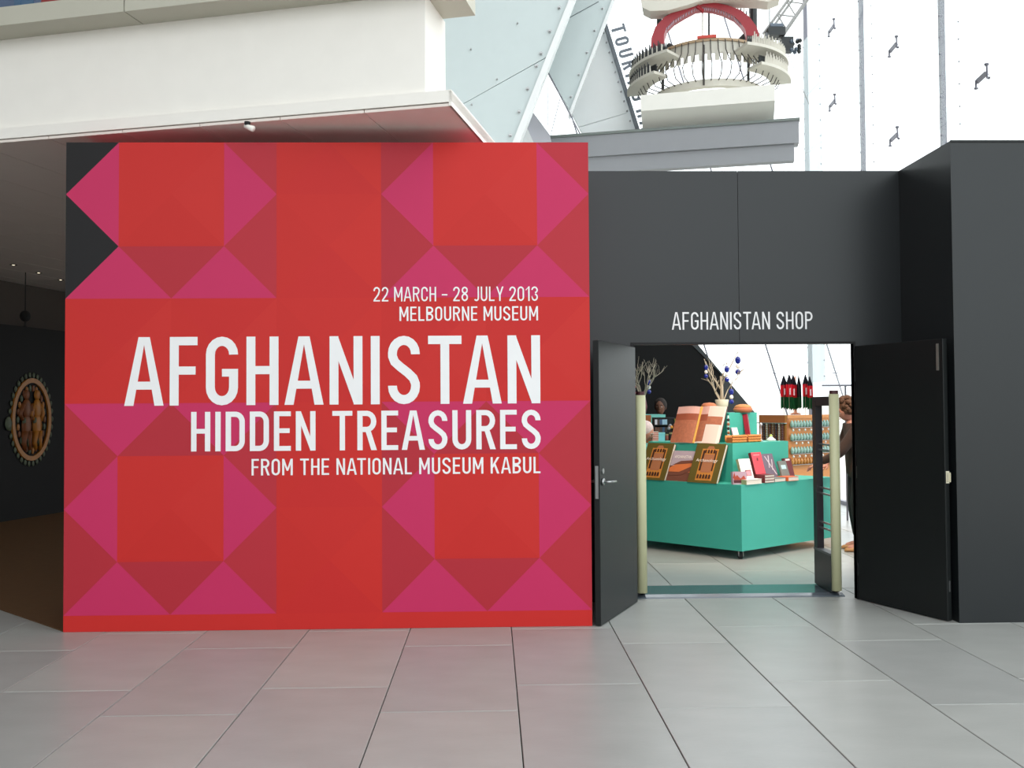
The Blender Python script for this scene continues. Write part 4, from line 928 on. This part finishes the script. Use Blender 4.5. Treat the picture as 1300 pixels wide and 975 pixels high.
# ---------------------------------------------------------------- people
def skin_mesh(joints, edges, root=0, sub=2):
    me = bpy.data.meshes.new('sk'); me.from_pydata([j[0] for j in joints], edges, []); o = bpy.data.objects.new('sk', me); COL.objects.link(o)
    bm = bmesh.new(); bm.from_mesh(me); ly = bm.verts.layers.skin.verify(); bm.verts.ensure_lookup_table()
    for i, v in enumerate(bm.verts):
        r = joints[i][1]; v[ly].radius = r if isinstance(r, tuple) else (r, r); v[ly].use_root = (i == root)
    bm.to_mesh(me); bm.free()
    s = o.modifiers.new('s', 'SKIN'); s.use_smooth_shade = True; sb = o.modifiers.new('b', 'SUBSURF'); sb.levels = sub; sb.render_levels = sub
    bpy.context.view_layer.update(); m2 = bpy.data.meshes.new_from_object(o.evaluated_get(bpy.context.evaluated_depsgraph_get())); bpy.data.objects.remove(o)
    return m2
def head_verts(sc=1.0):
    # head centred at origin facing -x; z up; about .23 tall
    bm = bmesh.new(); bmesh.ops.create_uvsphere(bm, u_segments=28, v_segments=20, radius=1)
    for v in bm.verts:
        x, y, z = v.co
        X = x * .098; Yv = y * .076; Zv = z * .118
        if z < 0: X *= 1 - .10 * (-z); Yv *= 1 - .30 * (-z)
        if x < 0:
            f = -x
            if abs(y) < .8: X -= .006 * max(0, 1 - abs(z + .75) / .3)                         # chin
            X -= .026 * max(0, 1 - abs(y) / .20) * max(0, 1 - abs(z + .16) / .24) * f          # nose
            X -= .007 * max(0, 1 - abs(y) / .34) * max(0, 1 - abs(z + .50) / .11) * f          # lips
            X += .009 * max(0, 1 - abs(abs(y) - .38) / .22) * max(0, 1 - abs(z - .02) / .18) * f   # eye sockets
            X -= .006 * max(0, 1 - abs(y) / .7) * max(0, 1 - abs(z - .24) / .15) * f           # brow
        v.co = (X, Yv, Zv)
    for sgn in (-1, 1):
        r_ = bmesh.ops.create_uvsphere(bm, u_segments=8, v_segments=6, radius=1)
        for v in r_['verts']: v.co = Vector((.012 + v.co.x * .018, sgn * .076 + v.co.y * .010, -.008 + v.co.z * .030))
    for v in bm.verts: v.co *= sc
    return bm
def figure(name, loc, lab, face, J, hair_c, skin_c, top_c, leg_c, shoe_c, curly=True, look=0):
    """J: joint dict, in the person's own frame with the face towards -x; face = rotation about z"""
    e = empty(name, loc, face, lab, 'person')
    sk = mat('skin_' + name + lab[:6], skin_c, .55, .4); hair = mat('hair_' + lab[:8], hair_c, .8, noise=.3, nscale=40); tp_ = mat('top_' + lab[:8], top_c, .85, noise=.1, nscale=20); lg = mat('legs_' + lab[:8], leg_c, .85); sh = mat('shoe_' + lab[:8], shoe_c, .6)
    order = ['pelvis', 'waist', 'chest', 'neck0', 'neck1', 'shL', 'elL', 'wrL', 'shR', 'elR', 'wrR', 'hipL', 'knL', 'anL', 'toL', 'hipR', 'knR', 'anR', 'toR']
    rad = dict(pelvis=(.105, .085), waist=(.10, .08), chest=(.105, .085), neck0=.052, neck1=.05, shL=.040, elL=.036, wrL=.026, shR=.040, elR=.036, wrR=.026, hipL=.075, knL=.050, anL=.036, toL=.03, hipR=.075, knR=.050, anR=.036, toR=.03)
    E = [('pelvis', 'waist'), ('waist', 'chest'), ('chest', 'neck0'), ('neck0', 'neck1'), ('chest', 'shL'), ('shL', 'elL'), ('elL', 'wrL'), ('chest', 'shR'), ('shR', 'elR'), ('elR', 'wrR'), ('pelvis', 'hipL'), ('hipL', 'knL'), ('knL', 'anL'), ('anL', 'toL'), ('pelvis', 'hipR'), ('hipR', 'knR'), ('knR', 'anR'), ('anR', 'toR')]
    js = [(J[k], rad[k]) for k in order]; ix = {k: i for i, k in enumerate(order)}; ed = [(ix[a], ix[b]) for a, b in E]
    # hands: palm and five fingers on each wrist
    bodym = skin_mesh(js, ed, 0)
    bm = bmesh.new(); bm.from_mesh(bodym)
    for s_, (el, wr) in (('L', ('elL', 'wrL')), ('R', ('elR', 'wrR'))):
        w = Vector(J[wr]); d = (w - Vector(J[el])).normalized(); side = d.cross(Vector((0, 0, 1))); side = side.normalized() if side.length > .1 else Vector((0, 1, 0)); dn = side.cross(d).normalized(); dn = dn if dn.z < 0 else -dn
        hj = [(tuple(w - d * .02), (.024, .018)), (tuple(w + d * .05), (.034, .015)), (tuple(w + d * .085), (.036, .013))]; he = [(0, 1), (1, 2)]
        hm_ = skin_mesh(hj, he, 0, 1); bm.from_mesh(hm_)
        for k, (off, Lf) in enumerate(((-.027, .065), (-.009, .075), (.009, .07), (.026, .055))):
            b0 = w + d * .08 + side * off; fj = [(tuple(b0), .009), (tuple(b0 + d * Lf * .5 + dn * .006), .0085), (tuple(b0 + d * Lf * .85 + dn * .022), .0075), (tuple(b0 + d * Lf * .95 + dn * .035), .006)]
            bm.from_mesh(skin_mesh(fj, [(0, 1), (1, 2), (2, 3)], 0, 1))
        b0 = w + d * .03 - side * .025; bm.from_mesh(skin_mesh([(tuple(b0), .011), (tuple(b0 + d * .03 - side * .025 + dn * .01), .010), (tuple(b0 + d * .06 - side * .03 + dn * .015), .008)], [(0, 1), (1, 2)], 0, 1))
    hb = head_verts(); hc = Vector(J['head']); tilt = Matrix.Translation(hc) @ Matrix.Rotation(look, 4, 'Z') @ Matrix.Rotation(J.get('nod', 0), 4, 'Y')
    for v in hb.verts: v.co = tilt @ v.co
    tmp = bpy.data.meshes.new('h'); hb.to_mesh(tmp); hb.free(); bm.from_mesh(tmp)
    me = bpy.data.meshes.new('body'); bm.to_mesh(me); bm.free()
    for p in me.polygons: p.use_smooth = True
    me.materials.append(sk); o = bpy.data.objects.new('body', me); COL.objects.link(o); o.parent = e
    # face details
    fm = MB(); fm.smooth = True; fm.T = tilt
    for sgn in (-1, 1):
        fm.mi = 0; fm.ball((-.0765, sgn * .029, .002), .011, 10, 6); fm.mi = 1; fm.ball((-.085, sgn * .029, .002), .0052, 8, 5); fm.mi = 2; fm.tube([(-.097, sgn * .013, .024), (-.092, sgn * .029, .030), (-.080, sgn * .046, .024)], .0035, 5)
    fm.mi = 3; fm.tube([(-.094, -.020, -.060), (-.102, 0, -.058), (-.094, .020, -.060)], [.003, .006, .003], 6)
    fm.build('face_features', [whitec, rubber, hair, mat('lips', (160, 80, 76), .5)], e)
    # clothing
    g = lambda k, d: (J[k], d)
    tj = [(tuple(Vector(J['pelvis']) - Vector((0, 0, .15))), (.165, .135)), g('waist', (.150, .12)), g('chest', (.16, .125)), g('neck0', .078), g('shL', .072), g('elL', .060), (tuple(Vector(J['elL']).lerp(Vector(J['wrL']), .86)), .042), g('shR', .072), g('elR', .060), (tuple(Vector(J['elR']).lerp(Vector(J['wrR']), .86)), .042)]
    om = skin_mesh(tj, [(0, 1), (1, 2), (2, 3), (2, 4), (4, 5), (5, 6), (2, 7), (7, 8), (8, 9)], 0); om.materials.clear(); om.materials.append(tp_); o = bpy.data.objects.new('jacket', om); COL.objects.link(o); o.parent = e
    lj = [(tuple(Vector(J['pelvis']) + Vector((0, 0, .02))), (.115, .10)), g('hipL', .105), g('knL', .075), (tuple(Vector(J['anL']) + Vector((0, 0, .03))), .062), g('hipR', .105), g('knR', .075), (tuple(Vector(J['anR']) + Vector((0, 0, .03))), .062)]
    om = skin_mesh(lj, [(0, 1), (1, 2), (2, 3), (0, 4), (4, 5), (5, 6)], 0); om.materials.clear(); om.materials.append(lg); o = bpy.data.objects.new('trousers', om); COL.objects.link(o); o.parent = e
    for an, to in (('anL', 'toL'), ('anR', 'toR')):
        A = Vector(J[an]); T_ = Vector(J[to]); d = (T_ - A); d.z = 0; d.normalize(); s2 = Vector((-d.y, d.x, 0)); m = MB(); m.smooth = True
        c = Vector((A.x, A.y, 0)); prof = [(-.065, .030, .075), (-.03, .038, .085), (.03, .040, .080), (.09, .046, .058), (.14, .045, .045), (.175, .034, .038), (.19, .012, .028)]
        vs = []; 
        for l, hw, hh in prof:
            for k in range(10):
                t = 2 * PI * k / 10; vs.append(tuple(c + d * l + s2 * (hw * math.cos(t)) + Vector((0, 0, max(.002, hh / 2 + hh / 2 * math.sin(t) * 1.1)))))
        n = len(prof); fs = [tuple(range(9, -1, -1)), tuple(range((n - 1) * 10, n * 10))] + [(i * 10 + k, i * 10 + (k + 1) % 10, (i + 1) * 10 + (k + 1) % 10, (i + 1) * 10 + k) for i in range(n - 1) for k in range(10)]
        m.add(vs, fs); m.build('shoe', sh, e)
    hmb = MB(); hmb.smooth = True; hmb.T = tilt; rr = random.Random(1)
    hmb.ball((.018, 0, .028), .1, 18, 12, (1.02, .92, 1.08))
    if curly:
        for k in range(170):
            t = rr.uniform(0, 2 * PI); ph = rr.uniform(-.55, 1.5); x = math.cos(t) * math.cos(ph); y = math.sin(t) * math.cos(ph); z = math.sin(ph)
            if x < -.45 and z < .62: continue
            hmb.ball((.020 + x * .112, y * .104, .030 + z * .115), rr.uniform(.018, .030), 7, 5)
    hmb.build('hair', hair, e)
    return e
# woman reaching to the display, facing left (-x)
JW = dict(pelvis=(0, 0, .93), waist=(-.03, 0, 1.08), chest=(-.05, 0, 1.27), neck0=(-.07, 0, 1.41), neck1=(-.09, 0, 1.46), head=(-.12, 0, 1.545), nod=-.38,
          shL=(-.06, .17, 1.35), elL=(-.14, .21, 1.08), wrL=(-.30, .14, .95), shR=(-.07, -.17, 1.32), elR=(-.24, -.17, 1.08), wrR=(-.44, -.02, .96),
          hipL=(0, .09, .88), knL=(-.03, .10, .48), anL=(.02, .10, .08), toL=(-.13, .11, .03), hipR=(0, -.09, .88), knR=(-.05, -.10, .48), anR=(.0, -.10, .08), toR=(-.16, -.11, .03))
figure('person', (4.06, 10.0, 0), 'person with curly brown hair and brown jacket browsing at the right of the doorway', R(-8), JW, (92, 62, 42), (200, 140, 120), (62, 44, 36), (26, 24, 26), (190, 140, 90))
JM = dict(pelvis=(0, 0, .93), waist=(0, 0, 1.1), chest=(0, 0, 1.3), neck0=(0, 0, 1.45), neck1=(-.01, 0, 1.51), head=(-.02, 0, 1.60), nod=0,
          shL=(0, .19, 1.39), elL=(.02, .25, 1.12), wrL=(-.05, .24, .90), shR=(0, -.19, 1.39), elR=(.02, -.25, 1.12), wrR=(-.05, -.24, .90),
          hipL=(0, .09, .88), knL=(-.02, .10, .48), anL=(.02, .10, .08), toL=(-.13, .12, .03), hipR=(0, -.09, .88), knR=(-.02, -.10, .48), anR=(.02, -.10, .08), toR=(-.13, -.12, .03))
figure('person', (2.46, 13.2, 0), 'dim figure in dark clothes standing at the back left of the shop', R(70), JM, (40, 30, 26), (120, 78, 60), (20, 20, 22), (18, 18, 20), (20, 18, 18), curly=False)
JP = dict(JM); 
JP.update(chest=(-.10, 0, 1.17), waist=(-.03, 0, 1.03), neck0=(-.17, 0, 1.25), neck1=(-.20, 0, 1.27), head=(-.26, 0, 1.30), nod=-.5, shL=(-.10, .17, 1.24), shR=(-.10, -.17, 1.24), elL=(-.08, .22, 1.0), wrL=(-.12, .2, .80), elR=(-.08, -.22, 1.0), wrR=(-.12, -.2, .80), pelvis=(.05, 0, .9))
figure('person', (1.60, 10.98, 0), 'person in a pale pink top bending at the left counter behind the gate post', R(155), JP, (205, 190, 190), (210, 160, 150), (222, 196, 204), (70, 70, 90), (60, 50, 50), curly=False)

# ---------------------------------------------------------------- shop track lights
for k, (x, y, tx_, ty_) in enumerate([(1.9, 8.3, 2.4, 9.8), (3.6, 8.6, 3.2, 9.9), (2.7, 12.8, 3.8, 11.8)]):
    e = empty('track_spotlight', (x, y, 3.3), 0, ['spotlight above the left of the shop doorway, out of sight behind the header', 'spotlight above the right of the shop doorway, out of sight behind the header', 'spotlight above the wooden rack, out of sight'][k], 'light', 'shop spotlights')
    MB().tube([(0, 0, .2), (0, 0, .02)], .01, 6).build('stem', rubber, e)
    d = Vector((tx_ - x, ty_ - y, -2.2)).normalized(); m = MB(); m.smooth = True; m.tube([(0, 0, 0), tuple(d * .14)], [.035, .05], 12); m.build('lamp_head', rubber, e)
    ld = bpy.data.lights.new('spot', 'SPOT'); ld.energy = 150; ld.color = (1, .80, .62); ld.spot_size = R(75); ld.spot_blend = .7; ld.shadow_soft_size = .05
    lo = bpy.data.objects.new('spot_lamp', ld); COL.objects.link(lo); lo.parent = e; lo.location = d * .16; lo.rotation_euler = d.to_track_quat('-Z', 'Y').to_euler()
tr = empty('light_track', (0, 0, 3.5), 0, 'black lighting track over the shop, out of sight', 'track')
MB().box(1.0, 5.5, 8.28, 8.32, 0, .04).box(1.88, 1.92, 8.2, 13, .0, .039).box(2.68, 2.72, 8.32, 13, 0, .039).box(3.58, 3.62, 8.32, 13, 0, .039).build('rail', rubber, tr)
